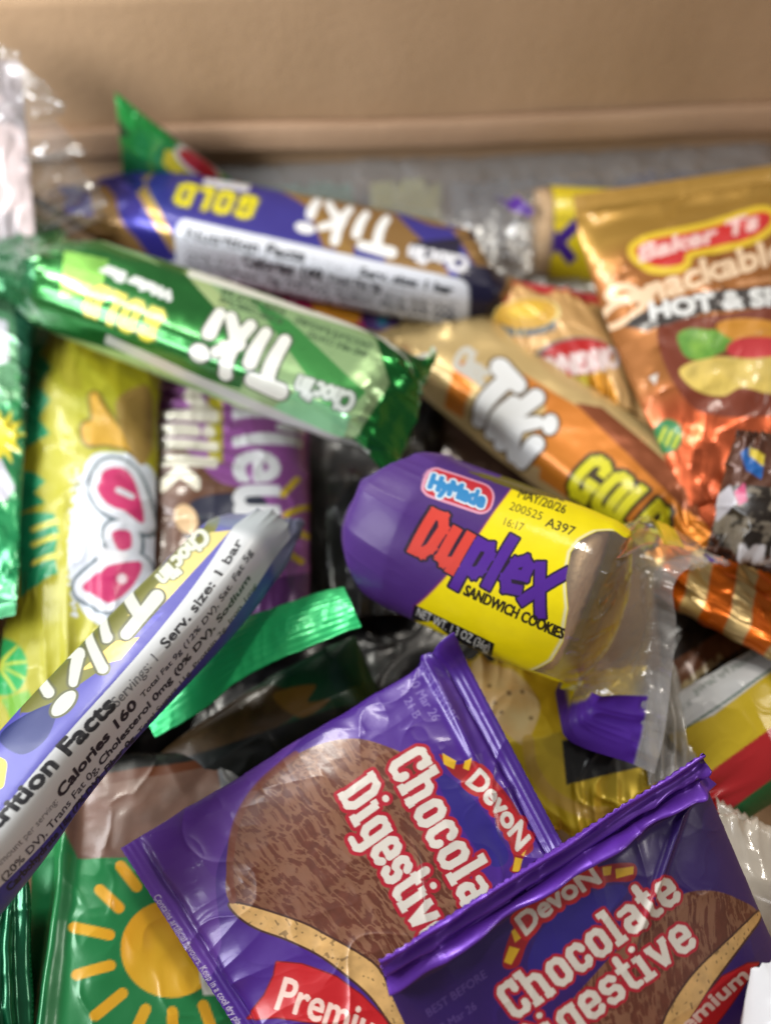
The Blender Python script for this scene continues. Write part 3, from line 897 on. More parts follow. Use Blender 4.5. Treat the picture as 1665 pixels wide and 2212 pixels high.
f = pillow_surf((805, 2062, .0640), (1492, 1630, .0665), (1850, 2440, .036), (1180, 2860, .030), .0060, .000155, seal=0.052, lift=0.0042, fill=0.42, edge_p=3.0)
a = Art(f, (52, 28, 104), 0.06)
digestive_print(a, dict(
    seed=9, ang=1.2,
    choc=[(1230, 2330), (1205, 2210), (1300, 2085), (1400, 1985), (1473, 1932), (1533, 1924), (1585, 1938), (1636, 1972), (1583, 2025), (1508, 2092), (1458, 2158), (1415, 2260), (1370, 2340)],
    base=[(1638, 1970), (1640, 1988), (1608, 2030), (1560, 2092), (1520, 2150), (1490, 2215), (1470, 2290), (1405, 2290), (1430, 2213), (1460, 2155), (1508, 2092), (1583, 2022)],
    oval=[(1140, 2092), (1165, 2015), (1235, 1950), (1320, 1912), (1352, 1926), (1300, 1985), (1200, 2078)],
    band=[(1085, 2085), (1105, 2010), (1150, 1940), (1215, 1893), (1290, 1872), (1366, 1866), (1364, 1902), (1305, 1908), (1232, 1940), (1165, 2002), (1138, 2040), (1118, 2088)],
    tails=[([(1298, 1874), (1318, 1872), (1316, 1890), (1300, 1893)], (214, 170, 40)), ([(1326, 1878), (1366, 1872), (1365, 1888), (1328, 1898)], (214, 170, 40)),
           ([(1104, 2012), (1118, 2002), (1128, 2024), (1112, 2036)], (214, 170, 40)), ([(1088, 2078), (1100, 2044), (1122, 2050), (1104, 2084)], (214, 170, 40))],
    l1=((1112, 2208), (1478, 1938), (1062, 2140)), l2=((1146, 2302), (1512, 2038), (1098, 2234)), ow=7,
    logo=((1136, 2020), (1296, 1906), (1112, 1984)), bend=0.20,
    flag=[(1638, 2080), (1613, 2082), (1558, 2110), (1523, 2150), (1482, 2212), (1440, 2290), (1500, 2290), (1543, 2213), (1583, 2160)],
    prem=((1442, 2272), (1618, 2112), (1420, 2250)), pbend=0.1,
    small=[('BEST BEFORE', (926, 2196), (1052, 2110), (918, 2180), (92, 70, 140)), ('13 Mar 26', (950, 2232), (1030, 2178), (942, 2216), (92, 70, 140)), ('06:23 B', (990, 2262), (1040, 2226), (982, 2246), (92, 70, 140))]))
# folded seal painted brighter violet, for the light it catches facing up
mk = sstep(0.082, 0.066, f.t)[..., None]
a.rgb = a.rgb * (1 - mk) + lin((104, 52, 176)) * mk; a.foil = np.maximum(a.foil, 0.35 * mk[..., 0])
d = crinkle(f, .0015, 15, ends=0.9, fine=0.22, pleats=9)
d += .0022 * np.exp(-((f.t - .072) / .010) ** 2) * (0.6 + 0.8 * vnoise(f.s * 9, f.t * 0, 2))
d += .0012 * np.exp(-(((f.s - .80) * .7 + (f.t - .17) * 1.0) / .012) ** 2) * sstep(.5, .75, f.s) * sstep(.45, .2, f.t)
sl = sstep(.075, .05, f.t)
d += sl * (.0009 * (ridged(f.umm / 9 + f.vmm / 5, f.vmm / 3, 44, 2) - .5) + .0008 * np.sin(f.vmm * 2.6 + 2 * vnoise(f.umm / 12, f.vmm * 0, 3)))
sachet('biscuit_packet', f, a, d, M_SATIN, 'purple chocolate biscuit sachet lying uppermost, with a shiny folded violet seal across it', 'biscuit packet', 'purple chocolate biscuit sachets', zig=.0004)

# ------------------------------------------------------------------ wafer bars in foil wrappers
TG = 'wafer bars in foil wrappers'
def bar(stations, per, res, b0, b1): return tube_surf(stations, res, per)

# blue one at the back
f = tube_surf([(150, 412, .060, .048, .0008, 2, 30), (205, 422, .060, .043, .004, 2.2, 20), (300, 452, .058, .0320, .015, 3.4, 0), (360, 468, .058, .0315, .0190, 4, 0),
               (970, 596, .058, .0310, .0190, 4, 0), (1016, 604, .058, .0310, .0175, 3.6, 0), (1044, 612, .054, .031, .008, 2.6, 0), (1052, 618, .048, .033, .0008, 2, 0)], .00024, .088)
a = Art(f, (146, 112, 66), 0.40)
BL = (54, 50, 140)
a.poly([(255, 340), (300, 355), (600, 405), (655, 440), (700, 500), (730, 560), (700, 640), (385, 600), (300, 470)], BL, .25, smooth=True)
a.poly([(225, 330), (272, 350), (300, 430), (385, 560), (330, 560), (260, 470)], BL, .4)
a.poly([(150, 380), (185, 375), (205, 470), (170, 520), (140, 460)], BL, .4)
a.poly([(272, 380), (306, 385), (392, 540), (372, 545)], (196, 158, 88), .5)
a.poly([(595, 400), (655, 412), (770, 545), (700, 535), (665, 450)], (168, 132, 74), .5)
a.poly([(765, 530), (835, 545), (830, 600), (770, 590)], BL, .25)
a.poly([(840, 440), (950, 470), (1030, 590), (1000, 640), (950, 560)], BL, .25, smooth=True)
a.poly([(1000, 480), (1085, 500), (1075, 720), (1000, 700), (986, 640)], (24, 22, 52), .2)
a.poly(rrect((384, 470), (1012, 606), (380, 590), .18), (214, 216, 224), .0)
a.poly([(384, 560), (1005, 660), (1000, 760), (384, 660)], (206, 208, 216), .0)
a.letters(HEAVY, 'GOLD', (565, 428), (386, 392), (545, 474), .17, (236, 222, 30), outline=[((150, 140, 30), 4)])
a.text('premium', (534, 401), (446, 386), (531, 416), (220, 218, 220), bold=3)
a.tiki((866, 474), (658, 422), (846, 552), (236, 236, 234), fat=1.25)
a.text('Choc\'lin', (1012, 556), (886, 530), (1004, 588), (224, 224, 230), bold=2.5)
BK = (40, 40, 46)
a.text('Nutrition Facts', (402, 515), (656, 565), (407, 493), BK, bold=2.0)
a.text('Servings: 1', (668, 566), (766, 588), (671, 552), (150, 150, 156))
a.text('Serv. size: 1 bar', (776, 595), (978, 636), (780, 577), BK, bold=1.5)
a.text('Amount per serving:', (402, 538), (515, 560), (404, 528), (120, 120, 126))
a.text('Calories 160', (523, 570), (694, 604), (527, 549), BK, bold=1.8)
a.text('Total Fat 9g', (706, 604), (822, 628), (709, 592), BK, bold=1.2)
a.text('(12% DV), Sat. Fat 5g (25% DV)', (830, 630), (985, 660), (833, 618), (110, 110, 116))
for k, (t, b) in enumerate((('(20% DV), Trans Fat 0g, Cholesterol 0mg (0% DV),', .4), ('Carbohydrate 18g (7% DV), Sodium 45mg (2% DV),', 1.0), ('Fiber 0g, Total Sugars 11g, Protein 2g, Iron 1mg', .4))):
    a.text(t, (402, 556 + 17 * k), (985, 676 + 17 * k), (404, 545 + 17 * k), (70, 70, 76), bold=b)
tube('wafer_bar', f, a, tube_crinkle(f, f.sd[2], f.sd[5], .0022, 7, body=.10), M_PRINT, (f.sd[1] * .8, f.sd[6]),
     'blue and gold wafer bar with an upside-down name, farthest back under the green corner', 'wafer bar', TG)

# green one across it
f = tube_surf([(-50, 545, .064, .050, .0008, 2, 8), (10, 555, .066, .042, .003, 2, 6), (80, 584, .070, .0200, .011, 2.2, 0), (140, 606, .072, .0275, .0175, 3.2, 0), (210, 634, .072, .0285, .0185, 3.6, 0),
               (770, 838, .072, .0285, .0180, 3.6, 0), (818, 858, .072, .0290, .0155, 3.0, 0), (872, 882, .071, .034, .0065, 2.3, -8), (896, 892, .070, .039, .0008, 2, -14)], .00024, .080)
a = Art(f, (150, 182, 128), 0.45)
G1 = (46, 128, 58)
a.poly([(-80, 380), (120, 420), (120, 520), (80, 640), (60, 760), (-100, 760)], (36, 108, 64), .6)
a.poly([(100, 470), (400, 560), (470, 650), (560, 760), (520, 840), (60, 700)], (38, 116, 50), .7)
a.poly([(140, 540), (235, 560), (215, 640), (130, 640)], (140, 205, 90), .6)
a.poly([(540, 640), (625, 690), (790, 850), (720, 920), (690, 850)], (66, 146, 72), .5)
a.poly([(395, 585), (430, 590), (500, 660), (470, 670)], (170, 190, 130), .4)
a.poly([(800, 690), (1000, 720), (1000, 1050), (740, 1040), (775, 940), (840, 830)], (26, 122, 50), .85)
a.poly([(590, 880), (640, 845), (760, 900), (740, 960)], (140, 205, 150), .4)
a.letters(HEAVY, 'GOLD', (366, 676), (203, 606), (332, 744), .17, (230, 214, 62), outline=[((96, 120, 40), 4)])
a.text('Wafer Bar', (374, 632), (224, 572), (367, 650), (206, 208, 204), bold=4)
a.tiki((648, 736), (452, 655), (604, 856), (220, 220, 210), [((58, 66, 50), 5)], fat=1.12)
a.text('Choc\'lin', (770, 852), (648, 812), (752, 892), (196, 202, 194), bold=3.0, outline=[((90, 104, 90), 4)])
DG = (44, 74, 38)
a.text('CHOCOLATE FLAVOURED', (806, 744), (640, 682), (800, 757), DG, bold=.8)
a.text('AND MILK COATED', (796, 762), (668, 714), (790, 775), DG, bold=.8)
a.text('WAFER BISCUIT BAR', (620, 668), (480, 622), (614, 681), DG, bold=.8)
a.text('BY SWEET CONFECTIONS', (612, 688), (478, 640), (606, 700), DG, bold=.8)
a.poly([(410, 582), (950, 752), (945, 768), (405, 596)], (216, 218, 206), .2)
a.poly([(230, 722), (800, 975), (800, 1000), (225, 742)], (190, 192, 188), .3)
tube('wafer_bar', f, a, tube_crinkle(f, f.sd[3], f.sd[6], .0026, 17, body=.10, pleats=10), M_GLOSS, (f.sd[1], f.sd[7]),
     'glossy green foil wafer bar lying across the blue one', 'wafer bar', TG)

# orange and gold one on the right
f = tube_surf([(872, 690, .044, .038, .0008, 2, 0), (920, 722, .047, .034, .005, 2.2, 0), (972, 760, .049, .0315, .015, 3.2, 0), (1020, 796, .049, .0305, .0180, 3.4, 0),
               (1412, 1088, .050, .0300, .0180, 3.4, 0), (1458, 1128, .050, .0300, .0160, 3, 0), (1530, 1206, .050, .0310, .0130, 2.4, 0), (1640, 1278, .051, .031, .0090, 2.0, 10), (1780, 1330, .052, .038, .0010, 2, 10)], .00024, .084)
a = Art(f, (208, 180, 124), 0.4)
OR = (212, 124, 28)
a.poly([(985, 782), (1024, 778), (1018, 850), (1000, 905), (960, 880)], OR, .4)
a.poly([(1100, 790), (1250, 880), (1540, 1100), (1560, 1180), (1420, 1210), (1130, 1010), (1150, 940), (1180, 880)], (206, 124, 40), .3)
a.poly([(1142, 1000), (1168, 1010), (1160, 1060), (1138, 1040)], (206, 178, 128), .4)
a.poly([(1240, 870), (1300, 880), (1600, 1130), (1540, 1160)], (136, 72, 40), .5)
for x in (1440, 1540, 1640): a.poly([(x, 1190), (x + 52, 1190), (x + 30, 1400), (x - 26, 1400)], (220, 108, 22), .4)
mf = sstep(f.sd[5] - .004, f.sd[5] + .004, f.dist)[:, None]
a.foil = np.maximum(a.foil, .62 * mf)
a.tiki((1010, 902), (1136, 1028), (1084, 782), (238, 240, 242), [((84, 62, 30), 6)], fat=1.2)
a.text('Choc', (976, 790), (1040, 832), (1002, 744), (206, 204, 196), bold=4)
a.letters(HEAVY, 'GOLD', (1218, 1062), (1400, 1196), (1284, 974), .19, (222, 216, 30), outline=[((52, 40, 12), 9)])
tube('wafer_bar', f, a, tube_crinkle(f, f.sd[2], f.sd[5], .0030, 27, body=.12), M_PRINT, (f.sd[1] * .9, f.sd[7]),
     'orange and gold foil wafer bar with a striped twisted end', 'wafer bar', TG)

# blue one in front on the left, label side up
f = tube_surf([(574, 1150, .050, .020, .0008, 2, -14), (562, 1156, .058, .0185, .006, 2.4, -14), (546, 1168, .0645, .0178, .0125, 3.2, -14), (510, 1202, .067, .0182, .0150, 4, -14),
               (100, 1646, .069, .0182, .0150, 4, -14), (0, 1778, .069, .0182, .0150, 4, -14), (-110, 1914, .069, .0182, .0145, 4, -14)], .00018, .062)
a = Art(f, (74, 72, 156), 0.12)
a.poly([(420, 1110), (470, 1140), (330, 1290), (280, 1390), (200, 1460), (60, 1540), (0, 1480), (180, 1300)], (104, 104, 44), .2, smooth=True)
a.poly([(455, 1150), (500, 1145), (330, 1330), (275, 1330)], (196, 180, 110), .3)
a.poly([(355, 1322), (305, 1372), (250, 1400), (285, 1345)], (84, 82, 176), .15)
a.poly([(302, 1376), (262, 1425), (172, 1450), (250, 1385)], (206, 178, 96), .25)
a.poly([(120, 1520), (105, 1590), (50, 1630), (0, 1600), (30, 1560)], (30, 40, 96), .2, smooth=True)
a.poly(rrect((-20, 1632), (18, 1640), (-30, 1700), .4), (230, 216, 40))
a.tiki((250, 1240), (36, 1500), (350, 1290), (196, 198, 186), [((84, 86, 54), 5)], fat=1.08)
a.text('Choc\'lin', (432, 1138), (338, 1244), (456, 1164), (206, 208, 192), bold=2.5, outline=[((110, 112, 60), 3)])
WL = (204, 206, 208)
rid = np.array([(540, 1132), (390, 1305), (240, 1480), (120, 1618), (0, 1757)], float); nrm = np.array([.72, .66])
smp = np.concatenate([rid + nrm * k for k in (8, 26, 44, 62)]); smp = smp[(smp[:, 0] > 5) & (smp[:, 1] > 1190)]
AFF = np.linalg.lstsq(qbase(smp), f.inv(smp), rcond=None)[0]
a.aff = AFF
a.poly([(560, 1120), (520, 1142), (240, 1480), (0, 1757), (-160, 1950), (-60, 2060), (0, 1935), (330, 1588), (660, 1210), (640, 1140)], WL, .0)
U = np.array([-.72, -.66])
def nut(t, p0, p1, h, col, b): a.text(t, p0, p1, (p0[0] + U[0] * h, p0[1] + U[1] * h), col, bold=b)
BK = (38, 38, 44)
nut('Nutrition Facts', (-68, 1862), (250, 1526), 33, BK, 3.6)
nut('Servings: 1', (252, 1528), (340, 1424), 22, (120, 122, 126), .6)
nut('Serv. size: 1 bar', (358, 1400), (536, 1194), 22, BK, 2.0)
nut('Amount per serving:', (-4, 1882), (130, 1733), 16, (60, 60, 66), .3)
nut('Calories 160', (139, 1724), (306, 1524), 25, BK, 2.6)
nut('Total Fat 9g (12% DV), Sat. Fat 5g', (318, 1508), (556, 1222), 15, (64, 66, 70), .8)
nut('(20% DV), Trans Fat 0g,', (18, 1912), (236, 1664), 19, (52, 52, 58), .5)
nut('Cholesterol 0mg (0% DV), Sodium', (240, 1658), (560, 1272), 19, BK, 1.5)
nut('Carbohydrate 18g (7% DV), Fiber 0g,', (36, 1938), (330, 1600), 19, BK, 1.6)
nut('Total Sugars 11g, Protein 2g, Iron 1mg', (336, 1592), (590, 1290), 15, (64, 66, 70), .6)
a.aff = None
m_ = sstep(f.sd[3] + .001, f.sd[3] - .002, f.dist)[:, None, None]
a.rgb = a.rgb * (1 - .6 * m_) + lin((140, 150, 156)) * .6 * m_
tube('wafer_bar', f, a, tube_crinkle(f, f.sd[2], f.sd[-1] + 1, .0018, 37, body=.06), M_PRINT, (f.sd[1], f.sd[-1] + 1),
     'blue wafer bar with its white Nutrition Facts side turned up, propped over the yellow bag', 'wafer bar', TG)

# ------------------------------------------------------------------ cookie rolls in clear film
m_cook = plain_mat('cookie', (214, 172, 122), (234, 198, 152), 180, 0.85, 0.0006)
m_cream = plain_mat('cookie_cream', (120, 78, 58), (150, 100, 76), 200, 0.6, 0.0003)
def cookies(root, c0, c1, r, n, th, cream):
    c0 = np.array(c0); c1 = np.array(c1); ax = (c1 - c0) / np.linalg.norm(c1 - c0); L = np.linalg.norm(c1 - c0)
    for k in range(n):
        v, fc = disc_mesh(c0 + ax * (L * (k + .5) / n), ax, r, th, bump=.0008, seed=k)
        o = obj('cookie', v, fc, m_cook, root)
        if cream and k < n - 1:
            v, fc = disc_mesh(c0 + ax * (L * (k + 1.0) / n), ax, r * .95, L / n - th, seed=k)
            obj('cream_filling', v, fc, m_cream, o)

Rr = .0172
zc = .0675
C0 = at(896, 1147, zc); C1 = at(1262, 1296, zc)
fin_r = [at(1370, 1652, .050), at(1392, 1560, .056), at(1408, 1440, .061), at(1416, 1330, .066), at(1412, 1246, .070), at(1462, 1212, .068), at(1540, 1200, .064)]
fin_l = [at(856, 1310, .044), at(846, 1230, .049), at(852, 1150, .053), at(872, 1070, .053), at(914, 1000, .050)]
ax_ = (C1 - C0) / np.linalg.norm(C1 - C0)
fin_r2 = [p + ax_ * .0042 + np.array([0, 0, .0008 * math.sin(3 * k)]) for k, p in enumerate(fin_r)]
mid_r = [at(1214, 1578, .050), at(1300, 1500, .059), at(1362, 1400, .067), at(1380, 1300, .072), at(1376, 1220, .075), at(1420, 1172, .074)]
st = [fin_l, (884, 1141, zc - .002, Rr * 1.70, Rr * 1.66, 2.1, 0), (892, 1145, zc, Rr * 1.97, Rr * 1.97, 2.2, 0), (908, 1152, zc, Rr * 2.03, Rr * 2.03, 2.2, 0),
      (1262, 1296, zc, Rr * 2.02, Rr * 2.02, 2.1, 0), (1296, 1310, zc, Rr * 1.93, Rr * 1.95, 2.0, 0), mid_r, fin_r, fin_r2]
f = tube_surf(st, .00016, 2 * math.pi * Rr, mid_r)
a = Art(f, (74, 42, 116), 0.0)
EDGE = [(1340, 1040), (1200, 1010), (1150, 1040), (1104, 1056), (1070, 1101), (1030, 1161), (967, 1241), (897, 1310), (830, 1400)]
WIN = [(1330, 1150), (1289, 1148), (1252, 1167), (1232, 1194), (1222, 1247), (1227, 1314), (1216, 1387), (1192, 1427), (1150, 1448)]
CLR = (200, 200, 200)
# label colours by position along and round the roll
q = f.inv(EDGE[2:-1])
o_ = np.argsort(q[:, 0])
qs = q[o_]
col_edge = np.interp(np.arange(f.nu), qs[:, 0], qs[:, 1])
isy = sstep(-1.0, 1.0, f.ii - col_edge[None, :])
a.rgb = a.rgb * (1 - isy[..., None]) + lin((242, 222, 10)) * isy[..., None]
sl_ = np.hypot(1, np.gradient(col_edge))
ln = np.exp(-((f.ii - col_edge[None, :]) / (2.0 * sl_[None, :])) ** 2)[..., None]
ln = ln * (0.25 + 0.75 * sstep(.62, .68, f.u))[..., None]
a.rgb = a.rgb * (1 - ln) + lin((200, 40, 40)) * ln
q = f.inv(WIN); o_ = np.argsort(q[:, 0])
col_win = np.interp(np.arange(f.nu), q[o_, 0], q[o_, 1], left=q[o_[0], 1] + 60, right=q[o_[-1], 1] + 60)
clr = sstep(-1.0, 1.0, f.ii - col_win[None, :])
rim = np.exp(-((f.ii - col_win[None, :] + 3) / 2.0) ** 2)[..., None]
a.rgb = a.rgb * (1 - rim) + lin((232, 226, 180)) * rim
a.clear = np.maximum(clr, sstep(f.sd[1] + .002, f.sd[1] - .002, f.dist)[:, None])
sp = (fbm(f.umm / 2.4, f.vmm / 4.5, 51, 4))
a.rgb *= 1 + (0.10 * (sp - .5))[..., None]
NF = int(np.searchsorted(f.dist, f.sd[7]))
pm = sstep(434, 440, f.ii) * sstep(NF + 2, NF - 3, f.ii) * np.maximum(sstep(84, 80, f.jj), sstep(f.nu - 12, f.nu - 8, f.jj))
fm = sstep(NF - 50, NF, f.ii)                              # the gathered end turns milky
a.rgb = a.rgb * (1 - fm[..., None]) + lin((196, 192, 190)) * fm[..., None]; a.clear = a.clear * (1 - .25 * fm)
a.rgb = a.rgb * (1 - pm[..., None]) + lin((80, 38, 150)) * pm[..., None]; a.clear = a.clear * (1 - pm)
a.poly([(1470, 1146), (1545, 1140), (1560, 1215), (1532, 1216)], (84, 42, 150), clear=0.0)
a.poly([(1400, 1120), (1470, 1130), (1540, 1135), (1545, 1150), (1420, 1150)], (232, 206, 40), clear=0.0)
HM = rrect((926, 1012), (1070, 1064), (908, 1066), .45)
HM = rrect((921, 1005), (1068, 1055), (908, 1062), .42)
a.poly(HM, (214, 150, 176), grow=5); a.poly(HM, (190, 40, 52))
a.text('HyMade', (926, 1052), (1042, 1096), (936, 1022), (40, 130, 190), bold=3.2, outline=[((206, 222, 232), 4)])
a.letters(CHUNK, 'Duplex', (880, 1190), (1190, 1318), (932, 1098), .215, PUR, outline=[((40, 26, 48), 5)], gap=.05,
          cols=[(212, 66, 54)] * 2 + [(82, 38, 146)] * 4)
TX = (36, 30, 14)
a.text('SANDWICH COOKIES', (1000, 1284), (1213, 1381), (1009, 1263), TX, bold=1.3)
a.text('BEST BEFORE', (1128, 1046), (1222, 1072), (1134, 1032), (92, 84, 24), bold=.2)
a.text('MAY/20/26', (1117, 1074), (1218, 1110), (1124, 1056), TX, bold=.4)
a.text('200525', (1098, 1100), (1167, 1124), (1105, 1083), TX, bold=.2)
a.text('A397', (1176, 1136), (1236, 1158), (1184, 1117), TX, bold=.3)
a.text('16:17', (1086, 1134), (1127, 1148), (1092, 1117), (60, 52, 14), bold=.2)
a.poly([(895, 1306), (1068, 1390), (1061, 1424), (888, 1338)], (22, 20, 24))
a.text('NET WT. 1.3 OZ (36g)', (898, 1330), (1054, 1408), (904, 1312), (228, 228, 222), bold=0)
d = tube_crinkle(f, f.sd[2], f.sd[5], .0012, 47, body=.07, pleats=16)
d += .00018 * np.sin(f.u * 2 * math.pi * 34 + 3 * vnoise(f.u * 9, f.ii * 0, 4)) * sstep(NF - 12, NF, f.ii)
root = tube('cookie_roll', f, a, d, print_mat('printed_clear_film', rough=0.46, coat=0.06, bump=0.00010, scale=220, haze=0.09, spec=0.28), (f.sd[1] * .6, f.sd[7]),
            'purple and yellow roll of sandwich cookies with a clear gathered end and a printed date', 'cookie packet', 'cookie rolls in clear film')
cookies(root, C0, C1, Rr * .965, 6, .0052, True)

# the second cookie roll, far right at the back
R2 = .0185
st = [[at(1062, 600, .038), at(1058, 540, .042), at(1060, 470, .047), at(1066, 398, .051)], (1110, 520, .047, R2 * 1.9, R2 * 1.8, 2, 0), (1150, 530, .047, R2 * 2, R2 * 2, 2, 0),
      (1400, 545, .045, R2 * 2, R2 * 2, 2, 0), (1440, 548, .045, R2 * 1.9, R2 * 1.7, 2, 0), [at(1530, 640, .036), at(1530, 540, .042), at(1510, 432, .048)]]
f = tube_surf(st, .00035, 2 * math.pi * R2)
a = Art(f, (232, 206, 30), 0.0)
a.clear = sstep(f.sd[2] + .004, f.sd[2] + .0025, f.dist)[:, None] * np.ones(f.nu)
a.poly([(1050, 392), (1085, 400), (1155, 455), (1150, 475), (1090, 440), (1060, 430)], (84, 42, 150), clear=0)

a.poly([(1400, 420), (1540, 420), (1540, 640), (1400, 640)], (74, 36, 132))
a.letters(CHUNK, 'x', (1168, 545), (1244, 545), (1173, 474), .36, (66, 32, 130))
a.text('COOKIES', (1185, 478), (1245, 478), (1185, 466), (40, 34, 20))
root = tube('cookie_roll', f, a, tube_crinkle(f, f.sd[2], f.sd[4], .0022, 57, body=.08), print_mat('printed_clear_film_far', haze=0.06), (f.sd[1] * .5, f.sd[4] + (f.sd[5] - f.sd[4]) * .8),
            'cookie roll at the back behind the gold cracker pouch, mostly hidden, its clear end sparkling', 'cookie packet', 'cookie rolls in clear film')
cookies(root, at(1140, 528, .047), at(1400, 545, .045), R2 * .95, 5, .006, False)

# ------------------------------------------------------------------ gold cracker pouch on the right
f = pillow_surf((1232, 440, .073), (1830, 350, .076), (1790, 1060, .062), (1512, 1150, .056), .009, .00028, seal=0.055, edge_p=3, lift=.003, lift1=.001, fill=.45, mids={'AD': (-.003, -.001, 0)})
a = Art(f, (172, 132, 54), .50)
gr = sstep(560, 800, f.py.mean() + 0 * f.s)
tt = sstep(.16, .30, f.t)[..., None]
a.rgb = a.rgb * (1 - tt) + lin((160, 100, 46)) * tt
tt = sstep(.62, .74, f.t)[..., None]
a.rgb = a.rgb * (1 - tt) + lin((206, 98, 58)) * tt; a.foil = np.maximum(a.foil, .8 * tt[..., 0])
a.poly([(1420, 712), (1560, 680), (1800, 670), (1860, 900), (1700, 900), (1500, 880)], (120, 50, 26), .15, smooth=True)
LOGO = [(1372, 545), (1400, 522), (1500, 500), (1600, 470), (1652, 460), (1662, 482), (1620, 512), (1545, 530), (1485, 545), (1470, 572), (1410, 575)]
a.poly(LOGO, (222, 186, 36), smooth=True, grow=16); a.poly(LOGO, (200, 30, 30), smooth=True)
a.text('Baker Ts', (1382, 566), (1634, 492), (1384, 532), (236, 196, 190), bold=2.5)
CRM = (232, 200, 164)
a.stroke([(1392, 640), (1350, 618), (1312, 634), (1332, 652), (1390, 646), (1372, 678), (1320, 706), (1298, 698), (1312, 668), (1360, 640), (1412, 628)], 15, CRM, smooth=True)
a.text('nackable', (1402, 652), (1700, 560), (1390, 600), CRM, bold=3)
a.text('zone', (1590, 618), (1690, 605), (1590, 604), (210, 150, 100), bold=1)
a.poly([(1345, 705), (1410, 662), (1510, 632), (1660, 620), (1800, 620), (1800, 668), (1660, 664), (1520, 676), (1398, 716)], (44, 36, 34), .1)
a.text('HOT & SPICY', (1408, 690), (1790, 656), (1402, 655), (222, 222, 220), bold=3.5, bend=.25)
def leaf(u, v):
    n = fbm(u / 3, v / 3, 61, 3)[..., None]
    return lin((56, 120, 34)) * (1 - n) * 1.2 + lin((130, 178, 60)) * n
a.poly([(1462, 725), (1490, 708), (1530, 712), (1580, 718), (1590, 740), (1560, 760), (1520, 775), (1480, 768)], leaf, smooth=True)
a.poly([(1545, 705), (1600, 688), (1680, 700), (1720, 740), (1600, 740)], (206, 140, 40), smooth=True)
a.poly([(1568, 752), (1600, 730), (1680, 728), (1740, 745), (1740, 775), (1600, 772)], (196, 48, 54), smooth=True)
def chip(u, v):
    n = fbm(u / 4, v / 4, 65, 4)[..., None]
    return lin((214, 186, 92)) * (.7 + .6 * n)
a.poly([(1466, 800), (1500, 778), (1560, 770), (1620, 774), (1690, 772), (1750, 800), (1740, 850), (1660, 852), (1600, 838), (1560, 852), (1500, 838)], chip, smooth=True)
a.ell(1437, 940, 36, 40, 20, (30, 122, 60))
for k in range(3): a.stroke([(1420 + 16 * k, 952 + 6 * k), (1432 + 16 * k, 922 + 8 * k)], 9, (186, 196, 40))
a.poly([(1400, 815), (1420, 805), (1414, 830)], (214, 208, 200))
d = crinkle(f, .0022, 35, ends=.45, fine=.34, pleats=7)
d += .0030 * (fbm(f.umm / 18 + f.vmm / 30, f.vmm / 14 - f.umm / 40, 71, 2) - .5) * sstep(.55, .8, f.t)
sachet('cracker_pouch', f, a, d, print_mat('pouch_foil', rough=.4, foil_rough=.30, coat=.3, bump=.00004, scale=120), 'gold and copper foil cracker pouch reading HOT & SPICY', 'snack pouch', zig=.0006)

# small tan packet with a red top seam between the bar and the pouch
f = pillow_surf((1030, 592, .058), (1300, 640, .062), (1420, 930, .056), (1110, 800, .052), .008, .0004, seal=.07, edge_p=2.8, fill=.5)
a = Art(f, (206, 162, 104), .25)
tt = sstep(.16, .10, f.t)[..., None]; a.rgb = a.rgb * (1 - tt) + lin((178, 38, 38)) * tt
a.poly([(1040, 640), (1070, 610), (1110, 620), (1090, 680), (1050, 690)], (176, 36, 36))
a.ell(1136, 684, 74, 40, -6, (224, 206, 140)); a.ell(1136, 680, 66, 34, -6, (206, 160, 60)); a.ell(1136, 672, 36, 16, -6, (224, 184, 60))
a.text('CHIP & WHOLE', (1078, 700), (1200, 696), (1076, 716), (90, 100, 110), bold=1.5, bend=.8)
a.ell(1236, 774, 86, 44, -8, (120, 116, 112)); a.ell(1242, 774, 78, 40, -8, (188, 34, 34))
a.text('ORIGINAL', (1330, 752), (1172, 776), (1336, 794), (236, 214, 210), bold=2.5)
a.poly([(1196, 818), (1300, 806), (1330, 880), (1240, 880), (1196, 860)], (190, 172, 50), .2)
a.poly([(1270, 812), (1310, 806), (1345, 880), (1290, 900)], (206, 140, 30), .4)
sachet('cracker_packet', f, a, crinkle(f, .0024, 45, fine=.5), M_PRINT, 'small tan cracker packet with a dark red seam beside the gold pouch', 'snack packet', zig=.0006)

# ------------------------------------------------------------------ left side: yellow and green bags
f = pillow_surf((60, 660, .048), (345, 760, .052), (330, 1560, .046), (-20, 1680, .042), .008, .0004, seal=.03, edge_p=2.6, fill=.4)
a = Art(f, (168, 164, 42), .06)
GN = (26, 146, 98)
a.poly([(150, 690), (345, 760), (345, 1010), (270, 960), (250, 850), (170, 760)], (176, 168, 36), .3, smooth=True)
def zig(x0, x1, y0, y1, n, w): 
    p = []
    for k in range(n):
        yy = y0 + (y1 - y0) * k / n; p += [(x1 - w, yy), (x1, yy + (y1 - y0) / n * .45)]
    return [(x0, y0)] + p + [(x0, y1)]
a.poly(zig(40, 112, 690, 980, 4, 24), GN); a.poly(zig(40, 100, 1020, 1110, 2, 26), GN)
a.poly(zig(40, 128, 1110, 1290, 2, 10), GN)
for y in (1132, 1164, 1206): a.stroke([(72, y + 12), (122, y - 6)], 12, (214, 208, 80))
a.poly([(190, 995), (225, 975), (300, 990), (345, 1060), (345, 1320), (280, 1370), (200, 1340), (160, 1280), (150, 1180), (170, 1060)], (206, 212, 222), .05, smooth=True)
for k in range(170):
    r1, r2, r3 = [float(vnoise(np.array(k * 7.3 + .5), np.array(j * 3.1 + .5), 5)) for j in range(3)]
    a.ell(146 + 40 * r1, 1000 + 350 * r2, 2.5 + 3.5 * r1, 2.5 + 3.5 * r1, 0, (206, 212, 222))
